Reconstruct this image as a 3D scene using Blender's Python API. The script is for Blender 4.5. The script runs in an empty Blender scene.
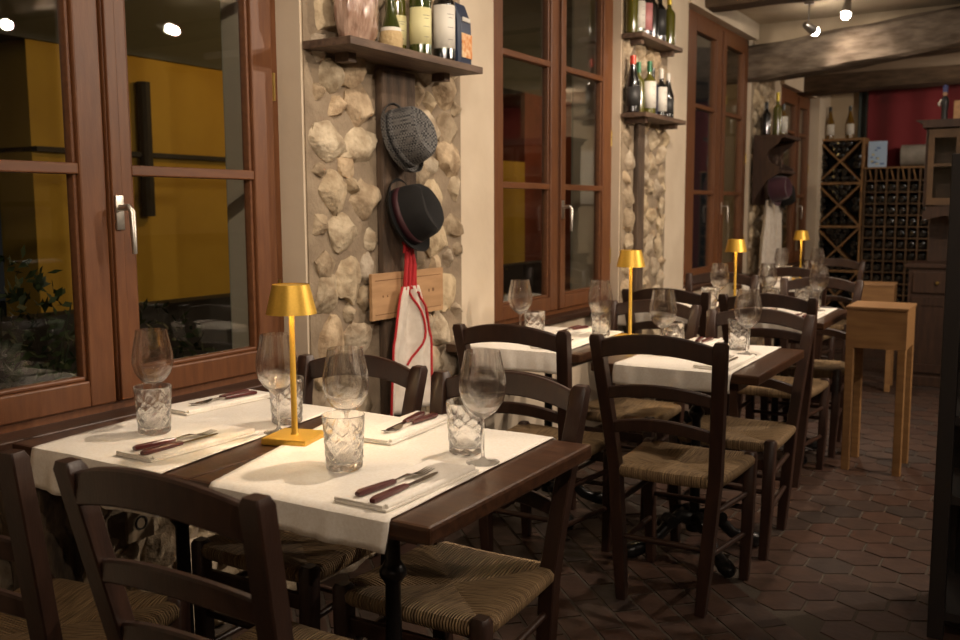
import bpy, bmesh, math, random
from mathutils import Vector, Matrix, noise
R = math.radians
C = bpy.context.scene.collection
S = bpy.context.scene

# ---------------------------------------------------------------- camera
cam = bpy.data.cameras.new('camera'); camo = bpy.data.objects.new('camera', cam); C.objects.link(camo)
cam.sensor_width = 36; cam.lens = 947.2 * 36 / 960; cam.clip_start = .02
camo.rotation_mode = 'XYZ'
camo.matrix_world = (Matrix.Translation((0, 0, 1.30)) @ Matrix.Rotation(R(31.0), 4, 'Z')
                     @ Matrix.Rotation(R(90 - 6.72), 4, 'X') @ Matrix.Rotation(R(-0.25), 4, 'Z'))
cam.dof.use_dof = True; cam.dof.focus_distance = 2.35; cam.dof.aperture_fstop = 5.0
S.camera = camo

# ---------------------------------------------------------------- world, exposure
w = bpy.data.worlds.new('night'); S.world = w; w.use_nodes = True
w.node_tree.nodes['Background'].inputs[0].default_value = (.012, .011, .010, 1)
w.node_tree.nodes['Background'].inputs[1].default_value = .5
S.view_settings.view_transform = 'Standard'; S.view_settings.look = 'None'
S.view_settings.gamma = 1; S.view_settings.use_curve_mapping = False
S.view_settings.exposure = 0.62

WARM = (1.0, .81, .63)
def lamp(name, kind, loc, energy, color=WARM, target=None, size=.04, cone=None, blend=.6):
    l = bpy.data.lights.new(name, kind); l.energy = energy; l.color = color
    if kind == 'AREA': l.size = size
    else: l.shadow_soft_size = size
    if kind == 'SPOT': l.spot_size = R(cone or 80); l.spot_blend = blend
    o = bpy.data.objects.new(name, l); C.objects.link(o); o.location = loc
    if target is not None:
        o.rotation_euler = (Vector(target) - Vector(loc)).to_track_quat('-Z', 'Y').to_euler()
    return o
# ceiling spotlights and added fill spots: (fixture position, aim, watt, cone)
SPOTS = [((-.90, 2.95, 2.66), (-1.40, 1.60, .75), 92, 58), ((-.84, 3.25, 2.66), (-1.30, 3.50, .75), 48, 56),
         ((-.60, 2.0, 2.68), (-2.13, 2.95, 1.35), 42, 64),
         ((-.95, 5.2, 2.66), (-1.4, 5.1, .75), 50, 56), ((-1.05, 4.6, 2.66), (-2.1, 5.6, 1.6), 42, 64),
         ((-1.62, 7.42, 2.62), (-1.30, 8.02, 2.38), 13, 76), ((-1.33, 7.30, 2.72), (-1.45, 6.6, .75), 42, 66),
         ((.6, 5.6, 2.68), (-.5, 7.0, .3), 17, 80), ((.5, 9.2, 2.42), (-1.3, 10.8, 1.9), 52, 168),  # out-of-view rack spot, cone widened to brighten the soffit behind the beam
         ((1.9, 8.8, 2.42), (1.6, 10.9, 1.6), 60, 90),
         ((1.09, 4.86, 2.62), (-2.2, 5.2, 1.4), 105, 150), ((1.93, 4.17, 2.62), (-2.2, 3.0, 1.3), 110, 150), ((.25, -.5, 2.68), (-2.2, 2.4, 1.75), 85, 42),  # spot behind the camera is added to brighten the near window reveal
         ((1.0, .6, 2.68), (-2.2, 2.2, 1.2), 44, 150), ((.9, -1.2, 2.68), (-1.8, 2.6, 1.3), 14, 150)]  # both added as unseen wide fills near the camera
for i, (p, t, e, c) in enumerate(SPOTS):
    d = (Vector(t) - Vector(p)).normalized()
    lamp('spot_light', 'SPOT', Vector(p) + d * .13, e, target=t, size=.03, cone=c, blend=.8)
# street lamp lighting the yellow house across the street
lamp('street_light', 'POINT', (-4.2, 5.9, 2.7), 22, (1, .62, .22), size=.1)
lamp('street_light_far', 'POINT', (-4.6, 11.2, 2.6), 16, (1, .66, .3), size=.1)

# ---------------------------------------------------------------- materials
MATS = {}
def mat(name, col, rough=.6, metal=0, noise_s=None, noise_c=None, bump=0, bump_s=60, stretch=None, spec=.5, coat=0, emit=None, detail=4, fac=(.35, .65), sheen=0, alpha=None, trans=0, ior=1.5, island=None):
    m = bpy.data.materials.new(name); m.use_nodes = True; MATS[name] = m
    nt = m.node_tree; b = nt.nodes['Principled BSDF']; L = nt.links
    b.inputs['Base Color'].default_value = (*col, 1); b.inputs['Roughness'].default_value = rough
    b.inputs['Metallic'].default_value = metal; b.inputs['Specular IOR Level'].default_value = spec
    b.inputs['Coat Weight'].default_value = coat; b.inputs['Coat Roughness'].default_value = .15
    b.inputs['Sheen Weight'].default_value = sheen
    b.inputs['Transmission Weight'].default_value = trans; b.inputs['IOR'].default_value = ior
    if emit: b.inputs['Emission Color'].default_value = (*emit[0], 1); b.inputs['Emission Strength'].default_value = emit[1]
    tc = nt.nodes.new('ShaderNodeTexCoord'); mp = nt.nodes.new('ShaderNodeMapping'); L.new(tc.outputs['Object'], mp.inputs[0])
    if stretch: mp.inputs['Scale'].default_value = stretch
    out = None
    if noise_c:
        n = nt.nodes.new('ShaderNodeTexNoise'); n.inputs['Scale'].default_value = noise_s or 10; n.inputs['Detail'].default_value = detail
        L.new(mp.outputs[0], n.inputs['Vector'])
        r = nt.nodes.new('ShaderNodeValToRGB'); L.new(n.outputs['Fac'], r.inputs[0])
        r.color_ramp.elements[0].position = fac[0]; r.color_ramp.elements[1].position = fac[1]
        r.color_ramp.elements[0].color = (*col, 1); r.color_ramp.elements[1].color = (*noise_c, 1)
        out = r.outputs[0]; L.new(out, b.inputs['Base Color'])
    if island:
        g = nt.nodes.new('ShaderNodeNewGeometry'); r2 = nt.nodes.new('ShaderNodeValToRGB'); L.new(g.outputs['Random Per Island'], r2.inputs[0])
        els = r2.color_ramp.elements
        els[0].color = (*island[0], 1); els[1].color = (*island[-1], 1)
        for k, cc in enumerate(island[1:-1]):
            e = els.new((k + 1) / (len(island) - 1)); e.color = (*cc, 1)
        if out:
            mx = nt.nodes.new('ShaderNodeMix'); mx.data_type = 'RGBA'; mx.blend_type = 'MULTIPLY'; mx.inputs[0].default_value = 1
            L.new(out, mx.inputs[6]); L.new(r2.outputs[0], mx.inputs[7]); L.new(mx.outputs[2], b.inputs['Base Color'])
        else: L.new(r2.outputs[0], b.inputs['Base Color'])
    if bump:
        n2 = nt.nodes.new('ShaderNodeTexNoise'); n2.inputs['Scale'].default_value = bump_s; n2.inputs['Detail'].default_value = 5
        L.new(mp.outputs[0], n2.inputs['Vector'])
        bp = nt.nodes.new('ShaderNodeBump'); bp.inputs['Strength'].default_value = bump; bp.inputs['Distance'].default_value = .01
        L.new(n2.outputs['Fac'], bp.inputs['Height']); L.new(bp.outputs[0], b.inputs['Normal'])
    return m
M = MATS
mat('chair_wood', (.039, .0165, .0095), .42, noise_s=14, noise_c=(.025, .0105, .0065), stretch=(3, 3, .6), bump=.08, bump_s=80, coat=.05)
mat('chair_wood_red', (.085, .032, .016), .30, noise_s=14, noise_c=(.05, .018, .010), stretch=(3, 3, .6), bump=.08, bump_s=80, coat=.2)
mat('table_wood', (.070, .030, .014), .30, noise_s=9, noise_c=(.034, .014, .007), stretch=(1, 7, 7), bump=.06, bump_s=40, coat=.3)
mat('window_wood', (.160, .060, .020), .46, noise_s=10, noise_c=(.12, .042, .014), stretch=(6, 6, .8), bump=.05, bump_s=60)
mat('muntin_wood', (.160, .060, .020), .46, noise_s=10, noise_c=(.12, .042, .014), stretch=(6, .8, 6))
mat('dark_sill', (.060, .026, .013), .4, noise_s=8, noise_c=(.03, .013, .007), stretch=(6, 1, 6), bump=.1)
mat('plaster', (.66, .56, .43), .9, noise_s=3, noise_c=(.58, .48, .36), bump=.12, bump_s=25)
mat('plaster_outside', (.50, .47, .38), .9, noise_s=2.5, noise_c=(.34, .32, .25), bump=.3, bump_s=18)
mat('ceiling_plaster', (.50, .40, .28), .95, noise_s=3, noise_c=(.40, .31, .21), bump=.3, bump_s=14)
mat('mortar', (.33, .26, .18), .95, noise_s=9, noise_c=(.23, .175, .12), bump=.7, bump_s=45)
mat('stone', (1, .96, .88), .9, noise_s=16, noise_c=(.50, .43, .35), bump=1.0, bump_s=48, detail=8, fac=(.38, .66), island=[(.62, .50, .36), (.42, .35, .26), (.68, .60, .47), (.46, .41, .35), (.62, .52, .37), (.34, .28, .21)])
mat('beam_wood', (.20, .155, .115), .85, noise_s=6, noise_c=(.085, .06, .04), stretch=(1, 4, 4), bump=1.0, bump_s=16, detail=8)
mat('dark_beam_wood', (.115, .075, .048), .8, noise_s=6, noise_c=(.05, .033, .022), stretch=(5, 5, .7), bump=.5, bump_s=30)
mat('joist_wood', (.13, .085, .05), .8, noise_s=6, noise_c=(.07, .045, .026), stretch=(1, 5, 5), bump=.4, bump_s=20)
mat('shelf_wood', (.15, .095, .062), .6, noise_s=7, noise_c=(.075, .045, .03), stretch=(6, 1, 6), bump=.2, bump_s=40)
mat('linen', (.83, .79, .72), .9, noise_s=160, noise_c=(.76, .71, .62), bump=.08, bump_s=350, sheen=.2)
mat('napkin', (.86, .82, .75), .9, noise_s=160, noise_c=(.80, .75, .66), bump=.08, bump_s=350, sheen=.2)
mat('gold', (.72, .45, .075), .42, metal=.6, noise_s=200, noise_c=(.66, .40, .06))
mat('shade_inner', (.9, .85, .75), .6)
mat('led', (1, .9, .7), .5, emit=((1, .80, .50), 28))
mat('steel', (.62, .60, .57), .22, metal=1)
mat('brushed_steel', (.55, .52, .47), .35, metal=1)
mat('burgundy', (.085, .014, .014), .3, coat=.5)
mat('iron', (.012, .011, .011), .32, metal=.4, bump=.3, bump_s=40)
mat('brass', (.55, .38, .12), .35, metal=1)
mat('felt_black', (.008, .0075, .0075), .9)
mat('hat_band', (.05, .012, .016), .6)
mat('red_trim', (.45, .012, .018), .7)
mat('apron_white', (.74, .68, .60), .9, noise_s=30, noise_c=(.64, .57, .49), bump=.2, bump_s=30)
mat('crate_wood', (.30, .160, .060), .55, noise_s=7, noise_c=(.23, .118, .042), stretch=(.8, 6, 6), bump=.08)
mat('crate_wood_dark', (.30, .165, .070), .55, noise_s=7, noise_c=(.22, .115, .045), stretch=(.8, 6, 6), bump=.08)
mat('board_wood', (.50, .30, .15), .6, noise_s=7, noise_c=(.40, .23, .11), stretch=(6, .8, 6))
mat('engraving', (.18, .09, .04), .8)
mat('rack_wood', (.30, .165, .065), .6, noise_s=8, noise_c=(.19, .10, .04), stretch=(2, 6, 2))
mat('rack_wood_dark', (.14, .078, .036), .6, noise_s=8, noise_c=(.08, .045, .02))
mat('hutch_wood', (.060, .028, .015), .5, noise_s=7, noise_c=(.034, .016, .009), stretch=(6, 6, .8))
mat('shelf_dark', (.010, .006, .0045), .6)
mat('curtain', (.15, .008, .012), .85, sheen=.3)
mat('curtain_grey', (.05, .06, .055), .9)
mat('glass_black', (.005, .005, .005), .12, spec=.8, coat=.6)
mat('glass_green', (.030, .042, .006), .08, spec=.8, coat=.6)
mat('glass_olive', (.085, .080, .010), .08, spec=.8, coat=.6)
mat('glass_amber', (.14, .075, .012), .08, spec=.8, coat=.6)
mat('glass_blue', (.010, .014, .045), .08, spec=.8, coat=.6)
mat('label_white', (.70, .67, .60), .6)
mat('label_cream', (.66, .62, .34), .6)
mat('label_black', (.03, .03, .03), .5)
mat('label_pink', (.5, .2, .2), .5)
mat('ink', (.20, .19, .19), .7)
mat('cap_red', (.55, .05, .03), .3, metal=.3)
mat('cap_yellow', (.55, .40, .03), .3, metal=.3)
mat('cap_green', (.03, .13, .06), .3, metal=.3)
mat('cap_white', (.65, .62, .55), .35)
mat('cap_black', (.02, .02, .02), .3)
mat('cork', (.45, .30, .17), .8)
mat('straw', (.50, .37, .19), .8, bump=.6, bump_s=90)
mat('packet_blue', (.022, .034, .07), .35, coat=.3)
mat('packet_picture', (.62, .22, .05), .5, noise_s=45, noise_c=(.80, .62, .38))
mat('cello', (.20, .10, .065), .18, noise_s=12, noise_c=(.42, .29, .22), stretch=(3, 3, .7), coat=.8, bump=1, bump_s=16)
mat('purple_felt', (.05, .010, .022), .85, sheen=.3)
mat('canvas', (.28, .255, .22), .9, noise_s=9, noise_c=(.20, .18, .15), bump=.3, bump_s=25)
mat('card_blue', (.45, .62, .85), .5)
mat('card_dark', (.12, .22, .5), .5)
mat('card_yellow', (.7, .6, .2), .5)
mat('skin', (.45, .26, .16), .6)
mat('outlet_plate', (.30, .23, .15), .5)
mat('socket_hole', (.02, .016, .012), .6)
mat('bark', (.11, .075, .045), .95, noise_s=14, noise_c=(.035, .024, .015), stretch=(3, 3, .5), bump=1, bump_s=30)
mat('yellow_wall', (.62, .36, .045), .9, noise_s=2, noise_c=(.54, .30, .035))
mat('red_wall', (.26, .060, .030), .9, noise_s=3, noise_c=(.19, .045, .022))
mat('grey_wall', (.12, .115, .10), .9)
mat('asphalt', (.03, .028, .025), .9)
mat('dark_trim', (.03, .022, .015), .7)
mat('leaf', (.028, .045, .014), .6, island=[(.02, .035, .01), (.05, .07, .02), (.03, .05, .015)])
mat('stem_green', (.03, .035, .015), .8)
mat('fixture_metal', (.30, .28, .26), .3, metal=.9)
mat('bulb_glow', (1, .9, .8), .5, emit=((1, .90, .76), 60))
mat('cream_wall', (.55, .44, .30), .9, noise_s=2, noise_c=(.47, .37, .25))
mat('dado_wood', (.06, .03, .016), .5, noise_s=7, noise_c=(.04, .02, .01))
mat('white_panel', (.72, .66, .55), .6)
mat('figurine_black', (.02, .02, .022), .5)
mat('figurine_blue', (.06, .07, .2), .6)
mat('grout', (.060, .045, .033), .9, bump=.3)
mat('tile', (.66, .64, .62), .50, noise_s=16, noise_c=(.46, .45, .45), bump=.3, bump_s=22, island=[(.100, .052, .036), (.080, .045, .032), (.115, .060, .040), (.066, .048, .040), (.105, .056, .038), (.086, .040, .028)])

def glass_mat(name, kind):
    m = bpy.data.materials.new(name); m.use_nodes = True; nt = m.node_tree; L = nt.links
    for n in list(nt.nodes): nt.nodes.remove(n)
    o = nt.nodes.new('ShaderNodeOutputMaterial'); mx = nt.nodes.new('ShaderNodeMixShader'); L.new(mx.outputs[0], o.inputs[0])
    if kind == 'pane':
        t = nt.nodes.new('ShaderNodeBsdfTransparent'); g = nt.nodes.new('ShaderNodeBsdfGlossy'); g.inputs['Roughness'].default_value = 0.0
        t.inputs[0].default_value = (.94, .96, .95, 1)
        f = nt.nodes.new('ShaderNodeLayerWeight'); f.inputs[0].default_value = .5
        pw = nt.nodes.new('ShaderNodeMath'); pw.operation = 'POWER'; pw.inputs[1].default_value = 4.5; L.new(f.outputs['Facing'], pw.inputs[0])
        ma = nt.nodes.new('ShaderNodeMath'); ma.operation = 'MULTIPLY_ADD'; ma.inputs[1].default_value = .95; ma.inputs[2].default_value = .05; L.new(pw.outputs[0], ma.inputs[0])
        L.new(ma.outputs[0], mx.inputs[0]); L.new(t.outputs[0], mx.inputs[1]); L.new(g.outputs[0], mx.inputs[2])
    else:
        g = nt.nodes.new('ShaderNodeBsdfGlass'); g.inputs['IOR'].default_value = 1.45; g.inputs['Roughness'].default_value = 0.0
        t = nt.nodes.new('ShaderNodeBsdfTransparent'); mx.inputs[0].default_value = .28 if kind == 'thin' else .2
        L.new(g.outputs[0], mx.inputs[1]); L.new(t.outputs[0], mx.inputs[2])
    MATS[name] = m
glass_mat('pane_glass', 'pane'); glass_mat('wine_glass', 'thin'); glass_mat('cut_glass', 'thick')

def rush_mat():
    m = bpy.data.materials.new('rush'); m.use_nodes = True; MATS['rush'] = m
    nt = m.node_tree; b = nt.nodes['Principled BSDF']; L = nt.links; b.inputs['Roughness'].default_value = .7
    tc = nt.nodes.new('ShaderNodeTexCoord'); sx = nt.nodes.new('ShaderNodeSeparateXYZ'); L.new(tc.outputs['Object'], sx.inputs[0])
    def mth(op, a, bb=None, c=None):
        n = nt.nodes.new('ShaderNodeMath'); n.operation = op
        for i, v in enumerate((a, bb)):
            if v is None: continue
            if isinstance(v, (int, float)): n.inputs[i].default_value = v
            else: L.new(v, n.inputs[i])
        return n.outputs[0]
    ax = mth('MULTIPLY', mth('ABSOLUTE', sx.outputs[0]), 1 / .20); ay = mth('MULTIPLY', mth('ABSOLUTE', sx.outputs[1]), 1 / .19)
    isy = mth('GREATER_THAN', ay, ax)
    c = mth('ADD', mth('MULTIPLY', sx.outputs[0], isy), mth('MULTIPLY', sx.outputs[1], mth('SUBTRACT', 1, isy)))
    other = mth('ADD', mth('MULTIPLY', sx.outputs[1], isy), mth('MULTIPLY', sx.outputs[0], mth('SUBTRACT', 1, isy)))
    wv = mth('SINE', mth('MULTIPLY', c, 2 * math.pi / .0075))
    cx = nt.nodes.new('ShaderNodeCombineXYZ'); L.new(mth('MULTIPLY', c, 170), cx.inputs[0]); L.new(mth('MULTIPLY', other, 14), cx.inputs[1]); L.new(isy, cx.inputs[2])
    n = nt.nodes.new('ShaderNodeTexNoise'); n.inputs['Scale'].default_value = 1; n.inputs['Detail'].default_value = 3; L.new(cx.outputs[0], n.inputs['Vector'])
    r = nt.nodes.new('ShaderNodeValToRGB'); L.new(n.outputs['Fac'], r.inputs[0])
    r.color_ramp.elements[0].position = .3; r.color_ramp.elements[1].position = .72
    r.color_ramp.elements[0].color = (.14, .082, .036, 1); r.color_ramp.elements[1].color = (.46, .31, .155, 1)
    L.new(r.outputs[0], b.inputs['Base Color'])
    bp = nt.nodes.new('ShaderNodeBump'); bp.inputs['Strength'].default_value = .9; bp.inputs['Distance'].default_value = .004
    L.new(mth('ADD', wv, n.outputs['Fac']), bp.inputs['Height']); L.new(bp.outputs[0], b.inputs['Normal'])
rush_mat()
def tweed_mat():
    m = bpy.data.materials.new('tweed'); m.use_nodes = True; MATS['tweed'] = m
    nt = m.node_tree; b = nt.nodes['Principled BSDF']; L = nt.links; b.inputs['Roughness'].default_value = .9
    tc = nt.nodes.new('ShaderNodeTexCoord'); mp = nt.nodes.new('ShaderNodeMapping'); mp.inputs['Rotation'].default_value = (.3, .4, .7)
    L.new(tc.outputs['Object'], mp.inputs[0])
    ch = nt.nodes.new('ShaderNodeTexChecker'); ch.inputs['Scale'].default_value = 130
    ch.inputs[1].default_value = (.028, .028, .030, 1); ch.inputs[2].default_value = (.15, .145, .14, 1); L.new(mp.outputs[0], ch.inputs[0])
    wv = nt.nodes.new('ShaderNodeTexWave'); wv.inputs['Scale'].default_value = 9; L.new(mp.outputs[0], wv.inputs[0])
    wv2 = nt.nodes.new('ShaderNodeTexWave'); wv2.bands_direction = 'Y'; wv2.inputs['Scale'].default_value = 9; L.new(mp.outputs[0], wv2.inputs[0])
    ad = nt.nodes.new('ShaderNodeMath'); ad.operation = 'MULTIPLY'; L.new(wv.outputs[1], ad.inputs[0]); L.new(wv2.outputs[1], ad.inputs[1])
    mx = nt.nodes.new('ShaderNodeMix'); mx.data_type = 'RGBA'; L.new(ad.outputs[0], mx.inputs[0]); L.new(ch.outputs[0], mx.inputs[6]); mx.inputs[7].default_value = (.12, .115, .11, 1)
    L.new(mx.outputs[2], b.inputs['Base Color'])
tweed_mat()

# ---------------------------------------------------------------- mesh helpers
class MB:
    def __init__(s): s.b = bmesh.new()
    def box(s, x0, x1, y0, y1, z0, z1, rot=None, bev=0):
        vs = [s.b.verts.new((x, y, z)) for x in (x0, x1) for y in (y0, y1) for z in (z0, z1)]
        q = [(0, 1, 3, 2), (4, 6, 7, 5), (0, 4, 5, 1), (2, 3, 7, 6), (0, 2, 6, 4), (1, 5, 7, 3)]
        fs = [s.b.faces.new([vs[i] for i in f]) for f in q]
        if rot:
            bmesh.ops.transform(s.b, matrix=rot, verts=vs)
        if bev:
            es = list({e for f in fs for e in f.edges})
            bmesh.ops.bevel(s.b, geom=es, offset=bev, segments=2, affect='EDGES', profile=.6)
        return s
    def lathe(s, prof, seg=32, mtx=None, close=False):
        rings = []
        for r, z in prof:
            if r < 1e-6: rings.append([s.b.verts.new((0, 0, z))])
            else: rings.append([s.b.verts.new((r * math.cos(2 * math.pi * i / seg), r * math.sin(2 * math.pi * i / seg), z)) for i in range(seg)])
        pairs = list(zip(rings, rings[1:])) + ([(rings[-1], rings[0])] if close else [])
        for a, c in pairs:
            for i in range(seg):
                j = (i + 1) % seg
                if len(a) == 1 and len(c) == 1: continue
                if len(a) == 1: s.b.faces.new((a[0], c[i], c[j]))
                elif len(c) == 1: s.b.faces.new((a[i], c[0], a[j]))
                else: s.b.faces.new((a[i], c[i], c[j], a[j]))
        if mtx: bmesh.ops.transform(s.b, matrix=mtx, verts=[v for r_ in rings for v in r_])
        return s
    def sweep(s, pts, secs, up=None, closed=False):
        """pts: centre points; secs: list of section polygons (2D) or one; up: fixed frame (a,b axes) or None"""
        pts = [Vector(p) for p in pts]; n = len(pts); rings = []
        prev = None
        for i, p in enumerate(pts):
            sec = secs[i] if isinstance(secs[0][0], (list, tuple)) else secs
            if up: a, b_ = Vector(up[0]), Vector(up[1])
            else:
                if closed: t = (pts[(i + 1) % n] - pts[i - 1]).normalized()
                else: t = (pts[min(i + 1, n - 1)] - pts[max(i - 1, 0)]).normalized()
                if prev is None:
                    h = Vector((0, 0, 1)) if abs(t.z) < .9 else Vector((1, 0, 0)); a = t.cross(h).normalized()
                else: a = (prev - t * prev.dot(t)).normalized()
                prev = a; b_ = t.cross(a)
            rings.append([s.b.verts.new(p + a * u + b_ * v) for u, v in sec])
        k = len(rings[0])
        for r0, r1 in list(zip(rings, rings[1:])) + ([(rings[-1], rings[0])] if closed else []):
            for i in range(k):
                j = (i + 1) % k; s.b.faces.new((r0[i], r0[j], r1[j], r1[i]))
        if not closed:
            s.b.faces.new(rings[0][::-1]); s.b.faces.new(rings[-1])
        return s
    def tube(s, pts, r, seg=10, closed=False):
        rs = r if isinstance(r, (list, tuple)) else [r] * len(pts)
        return s.sweep(pts, [[(q * math.cos(2 * math.pi * i / seg), q * math.sin(2 * math.pi * i / seg)) for i in range(seg)] for q in rs], closed=closed)
    def prism(s, poly, lo, hi, axis='z'):
        def P(a, b_, c):
            return {'z': (a, b_, c), 'y': (a, c, b_), 'x': (c, a, b_)}[axis]
        v0 = [s.b.verts.new(P(a, b_, lo)) for a, b_ in poly]; v1 = [s.b.verts.new(P(a, b_, hi)) for a, b_ in poly]
        n = len(poly)
        for i in range(n): s.b.faces.new((v0[i], v0[(i + 1) % n], v1[(i + 1) % n], v1[i]))
        s.b.faces.new(v0[::-1]); s.b.faces.new(v1); return s
    def grid(s, f, nu, nv):
        g = [[s.b.verts.new(f(i / nu, j / nv)) for j in range(nv + 1)] for i in range(nu + 1)]
        for i in range(nu):
            for j in range(nv): s.b.faces.new((g[i][j], g[i + 1][j], g[i + 1][j + 1], g[i][j + 1]))
        return s
    def build(s, name, material, parent=None, smooth=False, thick=0, loc=None, bev=0):
        bmesh.ops.recalc_face_normals(s.b, faces=s.b.faces)
        me = bpy.data.meshes.new(name); s.b.to_mesh(me); s.b.free()
        me.materials.append(M[material] if isinstance(material, str) else material)
        if smooth:
            me.polygons.foreach_set('use_smooth', [True] * len(me.polygons))
            try: me.set_sharp_from_angle(angle=R(40))
            except Exception: pass
        o = bpy.data.objects.new(name, me); C.objects.link(o)
        if parent: o.parent = parent
        if loc: o.location = loc
        if thick:
            md = o.modifiers.new('thickness', 'SOLIDIFY'); md.thickness = thick; md.offset = 0
        if bev:
            md = o.modifiers.new('bevel', 'BEVEL'); md.width = bev; md.segments = 2; md.limit_method = 'ANGLE'
        return o
def tag(o, label, cat, group=None, kind=None):
    o['label'] = label; o['category'] = cat
    if group: o['group'] = group
    if kind: o['kind'] = kind
    return o
def thing(name, label, cat, loc=(0, 0, 0), rz=0, group=None):
    o = bpy.data.objects.new(name, None); C.objects.link(o); o.location = loc; o.rotation_euler = (0, 0, rz)
    o.empty_display_size = .05
    return tag(o, label, cat, group)
def dup(o, loc=None, rz=None, label=None, parent=None):
    c = o.copy(); C.objects.link(c)
    if parent is not None: c.parent = parent
    if loc is not None: c.location = loc
    if rz is not None: c.rotation_euler = (0, 0, rz)
    if label: c['label'] = label
    for ch in list(o.children): dup(ch, parent=c)
    return c
def struct(name, mb, m, smooth=False, bev=0):
    o = mb.build(name, m, smooth=smooth, bev=bev); o['kind'] = 'structure'; return o
def rect(w_, h_, c=0):
    if not c: return [(-w_, -h_), (w_, -h_), (w_, h_), (-w_, h_)]
    return [(-w_ + c, -h_), (w_ - c, -h_), (w_, -h_ + c), (w_, h_ - c), (w_ - c, h_), (-w_ + c, h_), (-w_, h_ - c), (-w_, -h_ + c)]

# ================================================================ STRUCTURE
WX = -2.22      # window plane
PX, PX2, PX3 = -2.13, -2.18, -2.20      # pillar faces
CEIL = 2.80
# --- floor: grout bed and tiles
floor = MB().box(-2.7, 3.3, -2.3, 11.1, -.12, -.004); fl = struct('floor', floor, 'grout')
t = MB(); rnd = random.Random(3)
def tile(poly, z):
    vs = [t.b.verts.new((x, y, z)) for x, y in poly]; vb = [t.b.verts.new((x, y, -.008)) for x, y in poly]
    t.b.faces.new(vs)
    for i in range(len(poly)): t.b.faces.new((vb[i], vb[(i + 1) % len(poly)], vs[(i + 1) % len(poly)], vs[i]))
s2 = math.sqrt(.5)
BL, BW = .225, .100      # diagonal bricks on the window side
for i in range(-60, 60):
    for j in range(-30, 40):
        a = i * BW; b_ = j * BL + (i % 2) * BL / 2      # a across, b along
        cx_, cy_ = (a + b_ * -1) * s2 + -1.2, (a + b_) * s2 + 3.0
        if not (-2.1 < cx_ and -2.2 < cy_ < 4.6 and cx_ + cy_ < 2.25): continue
        g = .006; z = rnd.uniform(-.0015, 0)
        pl = [(-BW / 2 + g, -BL / 2 + g), (BW / 2 - g, -BL / 2 + g), (BW / 2 - g, BL / 2 - g), (-BW / 2 + g, BL / 2 - g)]
        tile([(cx_ + (u - v) * s2, cy_ + (u + v) * s2) for u, v in pl], z)
HA, HB = .078, .090   # hexagon half sizes
for i in range(-45, 60):
    for j in range(-40, 100):
        cx_ = i * HA * 2 + (j % 2) * HA; cy_ = j * HB * 1.5
        if cx_ < -2.15 or cx_ > 3.2 or cy_ < -2.1 or cy_ > 10.9 or cx_ + cy_ < 2.38 : continue
        z = rnd.uniform(-.0015, 0); g = .93
        pl = [(0, -HB), (HA, -HB / 2), (HA, HB / 2), (0, HB), (-HA, HB / 2), (-HA, -HB / 2)]
        tile([(cx_ + u * g, cy_ + v * g) for u, v in pl], z)
ft = t.build('floor_tiles', 'tile', fl); ft['kind'] = 'structure'

# --- ceiling, back, right and near walls
struct('ceiling', MB().box(-2.7, 3.4, -2.4, 11.2, CEIL, CEIL + .1), 'ceiling_plaster')
struct('wall_back', MB().box(-2.7, 3.4, 10.95, 11.15, 0, CEIL), 'cream_wall')
struct('wall_right', MB().box(3.2, 3.4, -2.3, 11.0, 0, CEIL), 'cream_wall')
struct('wall_front', MB().box(-2.7, 3.4, -2.4, -2.2, 0, CEIL), 'cream_wall')
struct('trim_1', MB().box(3.16, 3.2, -2.2, 10.95, 0, 1.05), 'dado_wood')

# --- window wall: windows (y0, glass1 a,b, glass2 a,b, y1, top)
WINS = [(1.02, 1.148, 1.634, 1.804, 2.285, 2.415, 2.66), (3.70, 3.915, 4.41, 4.585, 5.07, 5.22, 2.66),
        (6.42, 6.69, 7.17, 7.42, 7.90, 8.05, 2.67), (9.06, 9.30, 9.76, 9.92, 10.28, 10.42, 2.42)]
pill = [(-2.3, 1.02), (2.415, 3.67), (5.22, 6.38), (8.05, 9.06), (10.42, 11.0)]
wl = MB()
for a, b_ in pill: wl.box(-2.48, {2.415: PX, 5.22: PX2, 8.05: PX3}.get(a, PX), a, b_, 0, CEIL)
for (y0, _, _, _, _, y1, zt) in WINS:
    wl.box(-2.48, -2.16, y0 - .05, y1 + .05, zt, CEIL)
    if y0 > 2: wl.box(-2.48, -2.17, y0 - .05, y1 + .05, 0, .735)
struct('wall_left', wl, 'plaster')
struct('wall_left_lower', MB().box(-2.48, -2.19, 1.0, 2.42, 0, .735), 'mortar')
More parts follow.
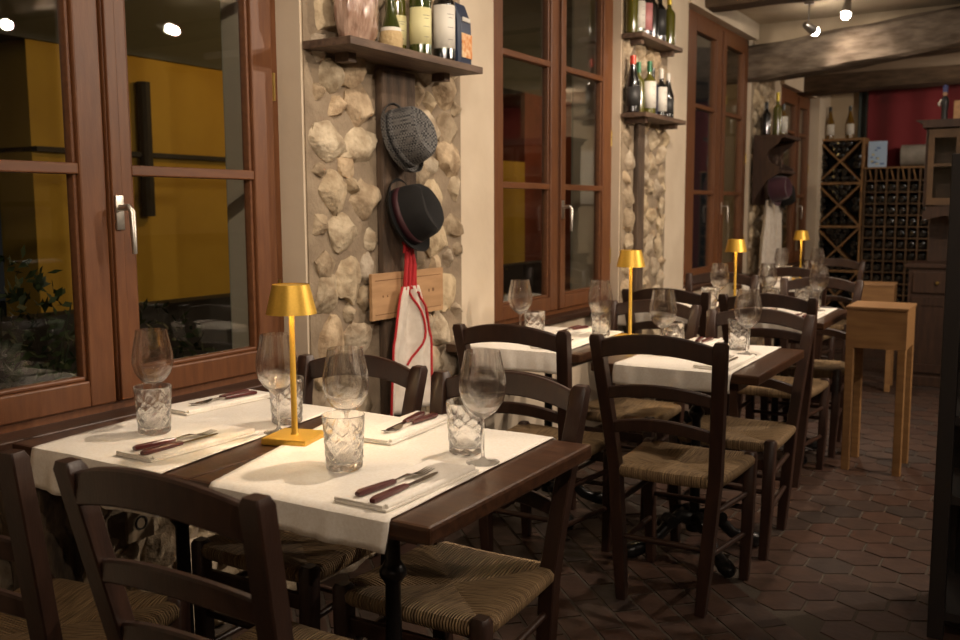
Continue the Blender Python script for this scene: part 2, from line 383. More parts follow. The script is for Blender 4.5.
# outside face of the reveals
ov = MB()
for a, b_ in pill: ov.box(-2.50, -2.27, a + .015, b_ - .015, -.1, 3.2)
ov.box(-2.50, -2.481, -2.3, 11, 2.72, 3.2); ov.box(-2.50, -2.481, -2.3, 11, -.1, .66)
struct('wall_outside', ov, 'plaster_outside')
def window(n, y0, a, b_, c, d, y1, zt):
    zb = .765; x0, x1 = WX - .055, WX
    fr = struct('window_%d' % n, MB().box(x0 - .02, WX - .012, y0, y0 + .05, zb - .03, zt).box(x0 - .02, WX - .012, y1 - .05, y1, zb - .03, zt)
                .box(x0 - .02, WX - .012, y0, y1, zt - .06, zt).box(x0 - .02, WX - .012, y0, y1, zb - .03, zb + .01), 'window_wood', bev=.003)
    mid = (b_ + c) / 2
    for (s0, s1, g0, g1) in ((y0 + .035, mid - .004, a, b_), (mid + .004, y1 - .035, c, d)):
        gz0, gz1 = .838, zt - .13
        sa = MB().box(x0, x1, s0, g0, zb, zt - .035).box(x0, x1, g1, s1, zb, zt - .035).box(x0, x1, g0, g1, zb, gz0).box(x0, x1, g0, g1, gz1, zt - .035)
        so = sa.build('sash', 'window_wood', fr, bev=.005)
        so['kind'] = 'structure'
        bead = MB()
        for (p, q) in ((g0, g0 + .012), (g1 - .012, g1)): bead.box(x0 + .012, x1 - .012, p, q, gz0, gz1)
        bead.box(x0 + .012, x1 - .012, g0, g1, gz0, gz0 + .012)
        for mz in (1.41, 2.025): bead.box(x0 + .01, x1 - .003, g0, g1, mz - .015, mz + .015)
        bead.build('muntin', 'muntin_wood', fr, bev=.004)['kind'] = 'structure'
        MB().box(x0 + .022, x0 + .026, g0 + .004, g1 - .004, gz0 + .002, gz1).build('pane', 'pane_glass', fr)['kind'] = 'structure'
    # cover strip where the two sashes meet
    MB().box(x1, x1 + .012, mid + .006, mid + .040, zb + .004, zt - .04).build('cover_strip', 'window_wood', fr, bev=.003)['kind'] = 'structure'
    h = MB().box(x1 + .012, x1 + .020, mid + .009, mid + .036, 1.245, 1.340, bev=.002)
    h.tube([(x1 + .018, mid + .022, 1.305), (x1 + .055, mid + .022, 1.308), (x1 + .064, mid + .026, 1.296), (x1 + .062, mid + .030, 1.18)], [.009, .009, .0095, .0075], 12)
    hh = h.build('window_handle', 'brushed_steel', fr, smooth=True); hh['kind'] = 'structure'; hh['label'] = 'brushed metal handle'
    hg = MB()
    for hz in (1.70, 1.02): 
        for yy in (y0 + .03, y1 - .03): hg.tube([(x1 - .002, yy, hz - .045), (x1 - .002, yy, hz + .045)], .006, 8)
    hg.build('hinge', 'brass', fr, smooth=True)['kind'] = 'structure'
    sl = MB().box(-2.28, -2.14, y0 - .0, y1 + .0, .715, .742)
    struct('trim_%d' % (n + 1), sl, 'dark_sill', bev=.004)
for n, wv in enumerate(WINS): window(n + 1, *wv)

# --- rubble stone on pillars
def stones(x, y0, y1, z0, z1, seed, avoid=(), rmin=.032, rmax=.088, depth=.034, n=5000):
    rn = random.Random(seed); mb = MB(); pl = []
    for k in range(n):
        r = rmax - (rmax - rmin) * min(1, k / (n * .6)) * rn.random() ** .4
        y = rn.uniform(y0 + r * .97, y1 - r * .97); z = rn.uniform(z0, z1)
        if any(a - r * .7 < y < b_ + r * .7 and c - r * .3 < z < d + r * .3 for a, b_, c, d in avoid): continue
        if any((y - p) ** 2 + (z - q) ** 2 < ((r + rr) * .80) ** 2 for p, q, rr in pl): continue
        pl.append((y, z, r))
    for y, z, r in pl:
        res = bmesh.ops.create_icosphere(mb.b, subdivisions=3, radius=1)
        asp = rn.uniform(.9, 1.15); ang = rn.uniform(-.6, .6); off = Vector((rn.uniform(0, 99),) * 3)
        cuts = []
        for _ in range(15):
            v = Vector((rn.uniform(-.3, .9), rn.uniform(-1, 1), rn.uniform(-1, 1))).normalized(); cuts.append((v, rn.uniform(.66, .86)))
        ca, sa_ = math.cos(ang), math.sin(ang)
        for v in res['verts']:
            p = v.co.copy()
            p *= 1.16
            for nrm, c in cuts:
                dd = p.dot(nrm)
                if dd > c: p -= nrm * (dd - c)
            p *= 1 + .16 * noise.noise(p * 1.6 + off) + .12 * noise.noise(p * 4 + off) + .06 * noise.noise(p * 9 + off)
            yy, zz = p.y * r * asp * 1.08, p.z * r / asp * 1.08
            v.co = (x + p.x * depth * (1 + r * 3), min(y1 - .004, max(y0 + .004, y + yy * ca - zz * sa_)), z + yy * sa_ + zz * ca)
    return mb
def pier_stone(name, y0, y1, z0, z1, seed, avoid=(), x=PX, **k):
    base = struct(name, MB().box(x - .02, x + .006, y0, y1, z0, z1), 'mortar')
    st = stones(x, y0, y1, z0, z1, seed, avoid, **k).build('rubble_stones', 'stone', base, smooth=True); st['kind'] = 'structure'
pier_stone('wall_pier_near', 2.425, 3.385, 0, CEIL, 5, avoid=[(2.80, 3.02, 0, 1.83)])
pier_stone('wall_pier_middle', 5.23, 5.97, 0, CEIL, 8, x=PX2, avoid=[(5.41, 5.52, 0, 1.83)], rmin=.04, rmax=.075)
pier_stone('wall_pier_far', 8.06, 8.80, 0, CEIL, 9, x=PX3, rmax=.09)
st = stones(-2.19, 1.02, 2.42, 0, .60, 12, depth=.03, avoid=[(1.66, 1.80, .35, .50)]).build('wall_left_rubble', 'stone', smooth=True); st['kind'] = 'structure'

# upright timbers set in the piers
tag(MB().box(PX + .007, PX + .040, 2.80, 3.015, 0, 1.805).build('timber_post', 'dark_beam_wood', bev=.008), 'dark upright timber set into the nearest stone pier', 'post')
tag(MB().box(PX2 + .007, PX2 + .040, 5.41, 5.52, 0, 1.80).build('timber_post', 'dark_beam_wood', bev=.008), 'brown upright timber in the middle stone pier under the bottle shelves', 'post')

# --- ceiling joists and the great beam
def warped_beam(p0, p1, hw, hh, seed, m, name, n=70, amp=.05):
    mb = MB(); p0, p1 = Vector(p0), Vector(p1); d = (p1 - p0).normalized(); side = d.cross(Vector((0, 0, 1))).normalized(); up = side.cross(d)
    sec0 = rect(hw, hh, min(hw, hh) * .22); pts, secs = [], []
    for i in range(n + 1):
        t_ = i / n; p = p0.lerp(p1, t_); pts.append(p)
        secs.append([(u * (1 + amp * 3 * noise.noise(Vector((t_ * 14, k * .7, seed)))), v * (1 + amp * 3 * noise.noise(Vector((t_ * 14, k * .7 + 9, seed))))) for k, (u, v) in enumerate(sec0)])
    mb.sweep(pts, secs, up=(side, up)); return mb.build(name, m, smooth=True)
bo = warped_beam((-2.5, 8.17, 2.455), (3.3, 7.55, 2.90), .13, .145, 3.1, 'beam_wood', 'ceiling_beam')
bo['kind'] = 'structure'
for k, (y, z) in enumerate([(4.3, 2.76), (5.6, 2.76), (6.75, 2.76), (3.0, 2.76), (9.3, 2.74), (10.2, 2.72)]):
    o = warped_beam((-2.5, y, z), (3.3, y + .05, z), .10, .075, k + .5, 'joist_wood', 'ceiling_joist'); o['kind'] = 'structure'
o = warped_beam((-2.3, 9.95, 2.50), (3.3, 9.8, 2.62), .16, .10, 9.5, 'joist_wood', 'ceiling_beam_far'); o['kind'] = 'structure'
# lower plastered soffit between the great beam and the far beam
struct('ceiling_lower', MB().prism([(8.1, 2.50), (9.9, 2.58), (9.9, 2.8), (8.1, 2.8)], -2.2, 3.2, 'x'), 'ceiling_plaster')

# ================================================================ OUTSIDE
struct('ground_outside', MB().box(-14, -2.5, -6, 20, -.3, -.1), 'asphalt')
hb = thing('house', 'yellow rendered house across the dark street outside the left window', 'building', (-6.2, 5.3, -.1))
MB().box(-.2, .2, -1.25, 2.0, 0, 2.55).build('wall', 'yellow_wall', hb)
MB().box(-.2, .26, -1.25, 2.0, 1.80, 1.835).build('ledge', 'dark_trim', hb)
MB().tube([(.25, -.33, 1.35), (.25, -.33, 2.36)], .05, 10).build('shutter', 'dark_trim', hb)
MB().box(-.2, .23, -1.6, 2.0, 2.55, 4.5).build('upper_wall', 'grey_wall', hb)
hb2 = thing('house', 'red and yellow house front seen through the middle window', 'building', (-6.2, 11.2, -.1))
MB().box(-.2, .2, -.9, -.05, 0, 2.0).build('wall', 'yellow_wall', hb2)
MB().box(-.2, .2, -.05, 1.8, 0, 3.1).build('wall', 'red_wall', hb2)
MB().box(-.25, .22, -1.0, 4, 2.9, 4.5).build('upper_wall', 'grey_wall', hb2)
tag(MB().box(-4.9, -4.7, 2.0, 9.5, -.1, .72).build('garden_wall', 'dark_trim'), 'low dark wall in front of the yellow house', 'wall')
def bush(cx_, cy_, cz, rx, ry, rz_, n, seed, label):
    rn = random.Random(seed); root = thing('shrub', label, 'plant', (cx_, cy_, -.1))
    mb = MB(); sm = MB()
    for k in range(9):
        a = rn.uniform(0, 6.28); q = rn.uniform(.2, .9)
        sm.tube([(0, 0, 0), (q * rx * .5 * math.cos(a), q * ry * .5 * math.sin(a), cz * .6), (q * rx * math.cos(a), q * ry * math.sin(a), cz + rz_ * .6)], [.012, .008, .003], 6)
    for k in range(n):
        while True:
            p = Vector((rn.uniform(-1, 1), rn.uniform(-1, 1), rn.uniform(-1, 1)))
            if .2 < p.length < 1: break
        p = Vector((p.x * rx, p.y * ry, cz + p.z * rz_)); d = Vector((rn.uniform(-1, 1), rn.uniform(-1, 1), rn.uniform(-.2, 1))).normalized()
        s_ = d.cross(Vector((rn.random(), rn.random(), rn.random()))).normalized(); l = rn.uniform(.035, .075); q = l * .22
        v = [p, p + d * l * .5 + s_ * q, p + d * l, p + d * l * .5 - s_ * q]
        mb.b.faces.new([mb.b.verts.new(c) for c in v])
    mb.build('foliage', 'leaf', root); sm.build('stem', 'stem_green', root)
bush(-3.25, 1.95, .72, .28, .45, .55, 1500, 1, 'dark leafy shrub outside the left half of the near window')
bush(-3.25, 2.75, .55, .25, .28, .45, 700, 2, 'small dark shrub outside the right half of the near window')

# ================================================================ CHAIRS
def make_chair(label, wood='chair_wood'):
    t_ = thing('rush_chair', label, 'chair')
    def yb(z): return -.175 - max(0, z - .46) * .215
    def xh(z): return .135 + z * .076
    for s_ in (-1, 1):
        pts, secs = [], []
        for z in (0, .15, .3, .45, .52, .60, .7, .8, .884, .897):
            y = -.19 + .015 * min(1, z / .45) if z < .46 else yb(z); pts.append((s_ * xh(z), y, z))
            q = .75 if z > .89 else 1; b0 = .8 if z < .05 else 1
            secs.append(rect(.0205 * q * b0, .0195 * q * b0, .0028))
        MB().sweep(pts, secs, up=((1, 0, 0), (0, 1, 0))).build('leg', wood, t_, smooth=True)
        pts = [(s_ * .172, .180, 0), (s_ * .180, .178, .2), (s_ * .184, .176, .452), (s_ * .184, .176, .463)]
        MB().sweep(pts, [rect(.016, .016, .004), rect(.0195, .0195, .004), rect(.0205, .0205, .005), rect(.015, .015, .004)], up=((1, 0, 0), (0, 1, 0))).build('leg', wood, t_, smooth=True)
    for nm, z0, h, rise, bul in (('top_rail', .852, .031, .034, .030), ('back_rail', .706, .021, .026, .026), ('back_rail', .588, .021, .028, .022)):
        pts, secs = [], []
        for i in range(17):
            u = -1 + i / 8; pts.append((u * (xh(z0) + .004), yb(z0) - bul * (1 - u * u), z0 + rise * (1 - u * u) - .006))
            secs.append(rect(.009, h * (1 - .12 * abs(u) ** 3), .004))
        MB().sweep(pts, secs, up=((0, 1, 0), (0, 0, 1))).build(nm, wood, t_, smooth=True)
    # rush seat
    mb = MB(); N = 18; prof = [(0.02, .438), (.25, .441), (.5, .447), (.75, .455), (.9, .460), (.965, .457), (1, .446), (.99, .430), (.95, .420), (.8, .425), (.3, .428)]
    rings = []
    def edge(k):
        side, f = divmod(k, N); f = f / N * 2 - 1
        return [(f, -1), (1, f), (-f, 1), (-1, -f)][side]
    for s_, z in prof:
        ring = []
        for k in range(4 * N):
            u, v = edge(k); c = min(abs(u), abs(v)); 
            sh = 1 - .04 * max(0, c - .82) / .18 * (1 if s_ > .8 else 0)
            hx = .188 + .020 * (v * s_ + 1) / 2 + .0
            dz = -.005 * max(0, (c - .75) / .25) * min(1, s_ * 1.3) + .006 * (1 - abs(c)) * s_ * 0
            x = u * s_ * hx * sh; y = v * s_ * .198 * sh
            if s_ > .8 and c > .86: x *= .965; y *= .965
            bow = .006 * (1 - c * c) * (1 if s_ > .85 else 0)
            ring.append(mb.b.verts.new((x, y, z + dz - bow)))
        rings.append(ring)
    for a, b_ in zip(rings, rings[1:]):
        for k in range(4 * N): mb.b.faces.new((a[k], b_[k], b_[(k + 1) % (4 * N)], a[(k + 1) % (4 * N)]))
    mb.b.faces.new(rings[0]); mb.b.faces.new(rings[-1])
    mb.build('seat', 'rush', t_, smooth=True)
    st_ = lambda p, q, r_=.0105: MB().tube([p, Vector(p).lerp(Vector(q), .5), q], [r_ * .85, r_, r_ * .85], 10).build('stretcher', wood, t_, smooth=True)
    st_((-.145, -.183, .215), (.145, -.183, .215))
    st_((-.172, .177, .26), (.172, .177, .26))
    for s_ in (-1, 1):
        st_((s_ * .148, -.18, .19), (s_ * .174, .178, .17)); st_((s_ * .158, -.178, .33), (s_ * .178, .178, .315))
    MB().box(-.18, .18, .168, .184, .345, .385, bev=.003).build('stretcher', wood, t_)
    for y, s0 in ((-.176, .16), (.176, .18)):
        MB().tube([(-s0, y, .425), (s0, y, .425)], .011, 8).build('seat_rail', wood, t_, smooth=True)
    for s_ in (-1, 1): MB().tube([(s_ * .165, -.17, .425), (s_ * .182, .17, .425)], .011, 8).build('seat_rail', wood, t_, smooth=True)
    return t_
c0 = make_chair('dark ladder-back chair in the foreground, its back toward the nearest table')
c0['group'] = 'rush seated chairs around the tables'
T1Y, T2Y, T3Y, T4Y = 1.655, 3.43, 5.02, 7.05
# (seat centre x, y, turn, label)   near-side chairs face +Y, far-side chairs face -Y
CH = [(-1.150, 1.215, .02, None),
      (-1.735, 1.150, R(12), 'dark ladder-back chair at the left edge of the photo, half cut off'),
      (-1.665, 1.840, math.pi, 'chair behind the nearest table on the wall side, between the gold lamp and the apron'),
      (-1.160, 1.800, math.pi, 'chair tucked under the far side of the nearest table, aisle end, seat showing'),
      (-1.560, 3.060, 0, 'chair at the near side of the second table, wall side, white cloth behind its back'),
      (-1.030, 3.045, .0, 'full-length ladder-back chair in the middle with its back to us, near side of second table'),
      (-1.540, 3.800, R(180 - 3), 'chair on the far side of the second table, behind its gold lamp'),
      (-1.015, 3.640, R(180 - 2), 'chair on the far side of the second table at the aisle end'),
      (-1.600, 4.690, 0, 'chair with its back to us at the third table, wall side'),
      (-1.095, 4.640, 0, 'chair with its back to us at the third table, aisle end'),
      (-1.090, 5.270, R(180), 'chair on the far side of the third table at the aisle end'),
      (-1.700, 5.420, R(180), 'chair on the far side of the third table, wall side'),
      (-1.440, 6.640, 0, 'chair with its back to us at the rearmost table'),
      (-1.400, 7.300, R(180), 'chair on the far side of the rearmost table')]
for i, (x, y, rz, lb) in enumerate(CH):
    o = c0 if i == 0 else dup(c0)
    o.location = (x, y, 0); o.rotation_euler = (0, 0, rz)
    if lb: o['label'] = lb
    if i in (2, 3, 6, 7): o.scale = (1, 1, .972)

# ================================================================ TABLES
def make_table(label, w_=.60, d_=.68):
    t_ = thing('bistro_table', label, 'table', group='dark wooden cafe tables on iron pedestals')
    hw, hd = w_ / 2, d_ / 2
    MB().box(-hw, hw, -hd, hd, .716, .75, bev=.007).build('table_top', 'table_wood', t_)
    ap = MB().box(-hw + .09, hw - .09, -hd + .09, -hd + .11, .675, .716).box(-hw + .09, hw - .09, hd - .11, hd - .09, .675, .716)
    ap.box(-hw + .09, -hw + .11, -hd + .11, hd - .11, .675, .716).box(hw - .11, hw - .09, -hd + .11, hd - .11, .675, .716)
    ap.build('table_frame', 'table_wood', t_)
    MB().lathe([(0, .09), (.030, .09), (.034, .12), (.020, .16), (.0165, .515), (.022, .525), (.029, .535), (.029, .547), (.022, .557), (.0165, .567), (.0165, .70), (0, .70)], 20).build('pedestal', 'iron', t_, smooth=True)
    MB().box(-.14, .14, -.022, .022, .690, .7148).box(-.022, .022, -.14, .14, .690, .7148).build('mounting_plate', 'iron', t_)
    for k in range(4):
        a = R(45 + 90 * k); c, s_ = math.cos(a), math.sin(a)
        prof = [(.015, .135, .030), (.06, .150, .026), (.11, .115, .022), (.16, .065, .021), (.205, .045, .024), (.245, .035, .030), (.275, .030, .026), (.29, .03, .012)]
        mb = MB().tube([(r * c, r * s_, z) for r, z, q in prof], [q for r, z, q in prof], 12)
        # scroll knuckle
        mb.tube([((.10 - .03 * s2 * 0) * c + s_ * .028, .10 * s_ - c * .028, .135), (.10 * c - s_ * .028, .10 * s_ + c * .028, .135)], .024, 12)
        mb.build('foot', 'iron', t_, smooth=True)
    return t_
TB = [((-1.193, T1Y), 'aisle half of the nearest table, bare wooden edge toward the right'),
      ((-1.795, T1Y), 'wall half of the nearest table, up against the window ledge'),
      ((-1.094, T2Y), 'aisle half of the second table from the front'),
      ((-1.800, 3.56), 'wall half of the second table, below the middle window'),
      ((-1.200, T3Y), 'aisle half of the third table, beside the pale wooden crate stand'),
      ((-1.805, 5.06), 'wall half of the third table, under the middle stone pier'),
      ((-1.630, T4Y), 'rearmost small table, the furthest gold lamp on it')]
t0 = make_table(TB[0][1]); t0.location = (*TB[0][0], 0)
TBO = [t0] + [dup(t0, (x, y, 0), 0, lb) for (x, y), lb in TB[1:]]
for tb, dx, dy in ((TBO[0], .045, -.105), (TBO[1], -.02, -.08), (TBO[2], 0, -.045)):   # pedestals stand a little forward
    for ch in tb.children:
        if ch.name.split('.')[0] in ('pedestal', 'foot', 'mounting_plate'): ch.location = (dx, dy, 0)

# cloth runners: x range at near edge and far edge, table y range, drop
def runner(label, xa0, xa1, xb0, xb1, y0, y1, drop0, drop1, seed):
    rn = random.Random(seed); mb = MB(); R_ = .006; top = .7525
    L = (y1 - y0) + drop0 + drop1; nu, nv = 30, 60
    def f(u, v):
        s_ = v * L; wob = .004 * math.sin(u * 9 + seed) * 1
        if s_ < drop0: y = y0 - R_ ; z = top - (drop0 - s_) ; k = (drop0 - s_)
        elif s_ > drop0 + (y1 - y0): k = s_ - drop0 - (y1 - y0); y = y1 + R_; z = top - k
        else: y = y0 - R_ + (s_ - drop0) / (y1 - y0) * (y1 - y0 + 2 * R_); z = top; k = 0
        if 0 < s_ - drop0 < .004 or 0 < drop0 + y1 - y0 - s_ < .004: z -= .0015
        tt = min(1, max(0, (y - y0) / (y1 - y0)))
        x0, x1 = xa0 + (xb0 - xa0) * tt, xa1 + (xb1 - xa1) * tt
        x = x0 + (x1 - x0) * u
        sg = -1 if s_ < drop0 else 1
        if k > 0:
            y += sg * (abs(.006 * math.sin(u * 14 + seed) + .004 * math.sin(u * 31 + seed * 2)) * min(1, k / .05) + .002 + k * .04)
            z += .004 * math.sin(u * 5 + seed)* min(1, k / .05)
            x += .004 * math.sin(k * 40 + seed)
        else: z += .0012 + .0009 * math.sin(x * 25 + y * 9 + seed) * math.sin(y * 21 + seed)
        return (x, y, z)
    mb.grid(f, nu, nv)
    o = mb.build('table_runner', 'linen', smooth=True, thick=.0016); return tag(o, label, 'table runner', 'white linen runners laid across the tables')
runner('white linen runner across the aisle half of the nearest table', -1.425, -.978, -1.615, -.995, 1.315, 1.995, .058, .06, 1)
runner('white linen runner across the wall half of the nearest table', -2.005, -1.566, -2.085, -1.655, 1.315, 1.995, .095, .05, 2)
runner('white linen runner across the aisle half of the second table', -1.300, -.880, -1.300, -.885, 3.09, 3.77, .070, .05, 3)
runner('white linen runner across the wall half of the second table', -2.02, -1.575, -2.02, -1.60, 3.22, 3.90, .085, .05, 4)
runner('white linen runner across the aisle half of the third table', -1.36, -.955, -1.36, -.965, 4.68, 5.36, .085, .05, 5)
runner('white linen runner across the wall half of the third table', -2.02, -1.56, -2.02, -1.56, 4.72, 5.40, .08, .05, 6)
runner('white linen runner across the rearmost table', -1.86, -1.42, -1.86, -1.42, 6.71, 7.39, .07, .05, 7)

# ================================================================ TABLEWARE
TOP = .7555
def make_wine():
    p = [(0, 0), (.036, 0), (.0365, .0015), (.030, .003), (.010, .006), (.0045, .012), (.0036, .03), (.0036, .085), (.005, .096), (.016, .103), (.032, .116), (.045, .135), (.051, .158), (.0505, .180), (.046, .205), (.041, .228), (.0385, .243)]
    q = [(.0377, .2433), (.0401, .228), (.0451, .205), (.0496, .180), (.0501, .158), (.0440, .1362), (.0306, .1180), (.014, .1065), (0, .105)]
    return MB().lathe(p + q, 64).build('wine_glass', 'wine_glass', smooth=True)
def make_tumbler():
    mb = MB(); seg = 96
    prof = [(0, .002), (.034, 0), (.0375, .003)]
    rings = [[mb.b.verts.new((0, 0, .002))]]
    def ring(r, z, f): return [mb.b.verts.new(((r + f(i)) * math.cos(2 * math.pi * i / seg), (r + f(i)) * math.sin(2 * math.pi * i / seg), z)) for i in range(seg)]
    rings.append(ring(.033, 0, lambda i: 0)); rings.append(ring(.038, .004, lambda i: 0))
    n = 26
    for k in range(n + 1):
        z = .008 + .078 * k / n; r = .0385 + .0062 * z / .117
        def cut(i, k=k):
            a = (i * 16 / seg + k * .23) % 2; b_ = (i * 16 / seg - k * .23) % 2
            d = min(abs(a - 1), abs(b_ - 1)); return -.0030 * max(0, 1 - d * 2.6)
        rings.append(ring(r, z, cut))
    rings.append(ring(.0435, .092, lambda i: 0)); rings.append(ring(.0452, .116, lambda i: 0)); rings.append(ring(.0440, .1172, lambda i: 0)); rings.append(ring(.0432, .116, lambda i: 0))
    rings.append(ring(.0405, .07, lambda i: 0)); rings.append(ring(.036, .022, lambda i: 0)); rings.append(ring(.030, .016, lambda i: 0)); rings.append([mb.b.verts.new((0, 0, .015))])
    for a, c in zip(rings, rings[1:]):
        for i in range(seg):
            j = (i + 1) % seg
            if len(a) == 1: mb.b.faces.new((a[0], c[i], c[j]))
            elif len(c) == 1: mb.b.faces.new((a[i], c[0], a[j]))
            else: mb.b.faces.new((a[i], c[i], c[j], a[j]))
    return mb.build('tumbler', 'cut_glass', smooth=True)
T = {'A': ('window corner of the nearest table'), }
WG = [(-1.941, 1.612, 'wine glass in the window corner of the nearest table'),
      (-1.600, 1.700, 'wine glass just left of the gold lamp on the nearest table'),
      (-1.305, 1.600, 'wine glass right of the gold lamp, before the dark chair back'),
      (-1.023, 1.712, 'wine glass near the bare aisle edge of the nearest table'),
      (-1.915, 3.520, 'wine glass on the second table at its window side'),
      (-1.600, 3.640, 'wine glass left of the gold lamp on the second table'),
      (-1.215, 3.340, 'wine glass on the second table behind the middle chair back'),
      (-.945, 3.500, 'wine glass near the aisle edge of the second table'),
      (-1.530, 5.080, 'wine glass left of the gold lamp on the third table'),
      (-1.300, 5.190, 'wine glass right of the gold lamp on the third table'),
      (-1.035, 5.200, 'wine glass near the aisle edge of the third table'),
      (-1.690, 7.130, 'wine glass left of the furthest gold lamp'),
      (-1.450, 7.200, 'wine glass right of the furthest gold lamp')]
TU = [(-1.862, 1.543, 'cut-crystal tumbler in the window corner of the nearest table'),
      (-1.655, 1.790, 'cut-crystal tumbler behind a wine glass, left of the nearest lamp'),
      (-1.252, 1.525, 'cut-crystal tumbler right of the gold lamp at the centre of the nearest table'),
      (-1.098, 1.765, 'cut-crystal tumbler beside the wine glass at the aisle end of nearest table'),
      (-1.825, 3.480, 'cut-crystal tumbler on the second table, window side'),
      (-1.630, 3.720, 'cut-crystal tumbler left of the gold lamp on the second table'),
      (-1.198, 3.400, 'cut-crystal tumbler in the middle of the second table'),
      (-1.005, 3.610, 'cut-crystal tumbler near the aisle end of the second table'),
      (-1.560, 5.000, 'cut-crystal tumbler left of the gold lamp on the third table'),
      (-1.255, 5.080, 'cut-crystal tumbler right of the gold lamp on the third table'),
      (-1.090, 5.100, 'cut-crystal tumbler near the aisle edge of the third table'),
      (-1.080, 5.300, 'cut-crystal tumbler at the far side of the third table'),
      (-1.640, 7.080, 'cut-crystal tumbler left of the furthest gold lamp')]
g0 = make_wine(); tag(g0, '', 'wine glass', 'clear stemmed wine glasses')
k0 = make_tumbler(); tag(k0, '', 'tumbler', 'cut-crystal water tumblers')
for src, lst in ((g0, WG), (k0, TU)):
    for i, (x, y, lb) in enumerate(lst):
        o = src if i == 0 else dup(src)
        o.location = (x, y, TOP); o['label'] = lb; o.rotation_euler = (0, 0, i * .7)

def make_lamp():
    t_ = thing('table_lamp', '', 'lamp', group='small gold cordless lamps on the tables')
    MB().box(-.058, .058, -.058, .058, 0, .017, bev=.004).build('base', 'gold', t_)
    MB().tube([(0, 0, .016), (0, 0, .022), (0, 0, .33)], [.011, .0075, .0062], 14).build('pole', 'gold', t_, smooth=True)
    MB().lathe([(.043, .375), (.0595, .306), (.058, .306), (.0418, .3735), (0, .3735), (0, .375)], 40).build('lamp_shade', 'gold', t_, smooth=True)
    d = MB().lathe([(0, .335), (.030, .335), (.030, .345), (0, .345)], 24).build('bulb', 'led', t_); d['label'] = 'glowing round LED disc inside the shade'
    return t_
LP = [(-1.519, 1.668, 'gold table lamp on the nearest table, tapered shade'),
      (-1.490, 3.700, 'gold table lamp on the second table against the stone pier'),
      (-1.480, 5.200, 'gold table lamp on the third table before the window'),
      (-1.590, 7.300, 'furthest gold table lamp, in front of the diamond wine rack')]
l0 = make_lamp()
for i, (x, y, lb) in enumerate(LP):
    o = l0 if i == 0 else dup(l0)
    o.location = (x, y, .7505); o['label'] = lb; o.rotation_euler = (0, 0, R(14))
    lamp('table_lamp_light', 'SPOT', (x, y, .7505 + .333), 2.6, (1, .78, .48), target=(x, y, 0), size=.02, cone=140, blend=.5)

def make_napkin():
    mb = MB(); hw, hl = .062, .158
    def layer(z0, z1, x0, x1, y0, y1):
        mb.box(x0, x1, y0, y1, z0, z1, bev=.0022)
    layer(0, .0050, -hw, hw, -hl, hl); layer(.0051, .0104, -hw + .001, hw - .010, -hl + .002, hl - .003)
    mb.tube([(-hw + .003, -hl + .004, .0053), (-hw + .003, hl - .004, .0053)], .0051, 10)
    mb.tube([(hw - .008, -hl + .01, .0065), (hw - .007, 0, .0075), (hw - .011, hl - .01, .0085)], [.0055, .0068, .0078], 12)
    return mb.build('napkin', 'napkin', smooth=True)
def make_fork():
    t_ = thing('table_fork', '', 'fork', group='forks with burgundy handles on napkins')
    MB().sweep([(0, -.105, .006), (0, -.095, .007), (0, -.03, .0065), (0, .0, .006)], [rect(.0062, .004, .002), rect(.0085, .0052, .002), rect(.007, .005, .002), rect(.0055, .0042, .002)], up=((1, 0, 0), (0, 0, 1))).build('handle', 'burgundy', t_, smooth=True)
    hd = MB().sweep([(0, -.002, .006), (0, .03, .009), (0, .045, .009), (0, .055, .006), (0, .068, .003)], [rect(.003, .0016), rect(.003, .0016), rect(.006, .0012), rect(.0112, .001), rect(.0118, .001)], up=((1, 0, 0), (0, 0, 1)))
    for k in range(4):
        x = -.0100 + k * .00667
        hd.sweep([(x, .066, .003), (x, .085, .0025), (x, .112, .007)], [rect(.0018, .0009), rect(.0017, .0009), rect(.0009, .0006)], up=((1, 0, 0), (0, 0, 1)))
    hd.build('fork_head', 'steel', t_, smooth=True); return t_
def make_knife():
    t_ = thing('table_knife', '', 'knife', group='knives with burgundy handles on napkins')
    MB().sweep([(0, -.11, .005), (0, -.10, .0055), (0, -.03, .0055), (0, .0, .005)], [rect(.0062, .004, .002), rect(.0088, .005, .002), rect(.0075, .005, .002), rect(.006, .0042, .002)], up=((1, 0, 0), (0, 0, 1))).build('handle', 'burgundy', t_, smooth=True)
    MB().prism([(-.0055, -.002), (.0055, -.002), (.0085, .03), (.0088, .08), (.005, .105), (-.002, .115), (-.0055, .10)], .003, .0045).build('blade', 'steel', t_)
    return t_
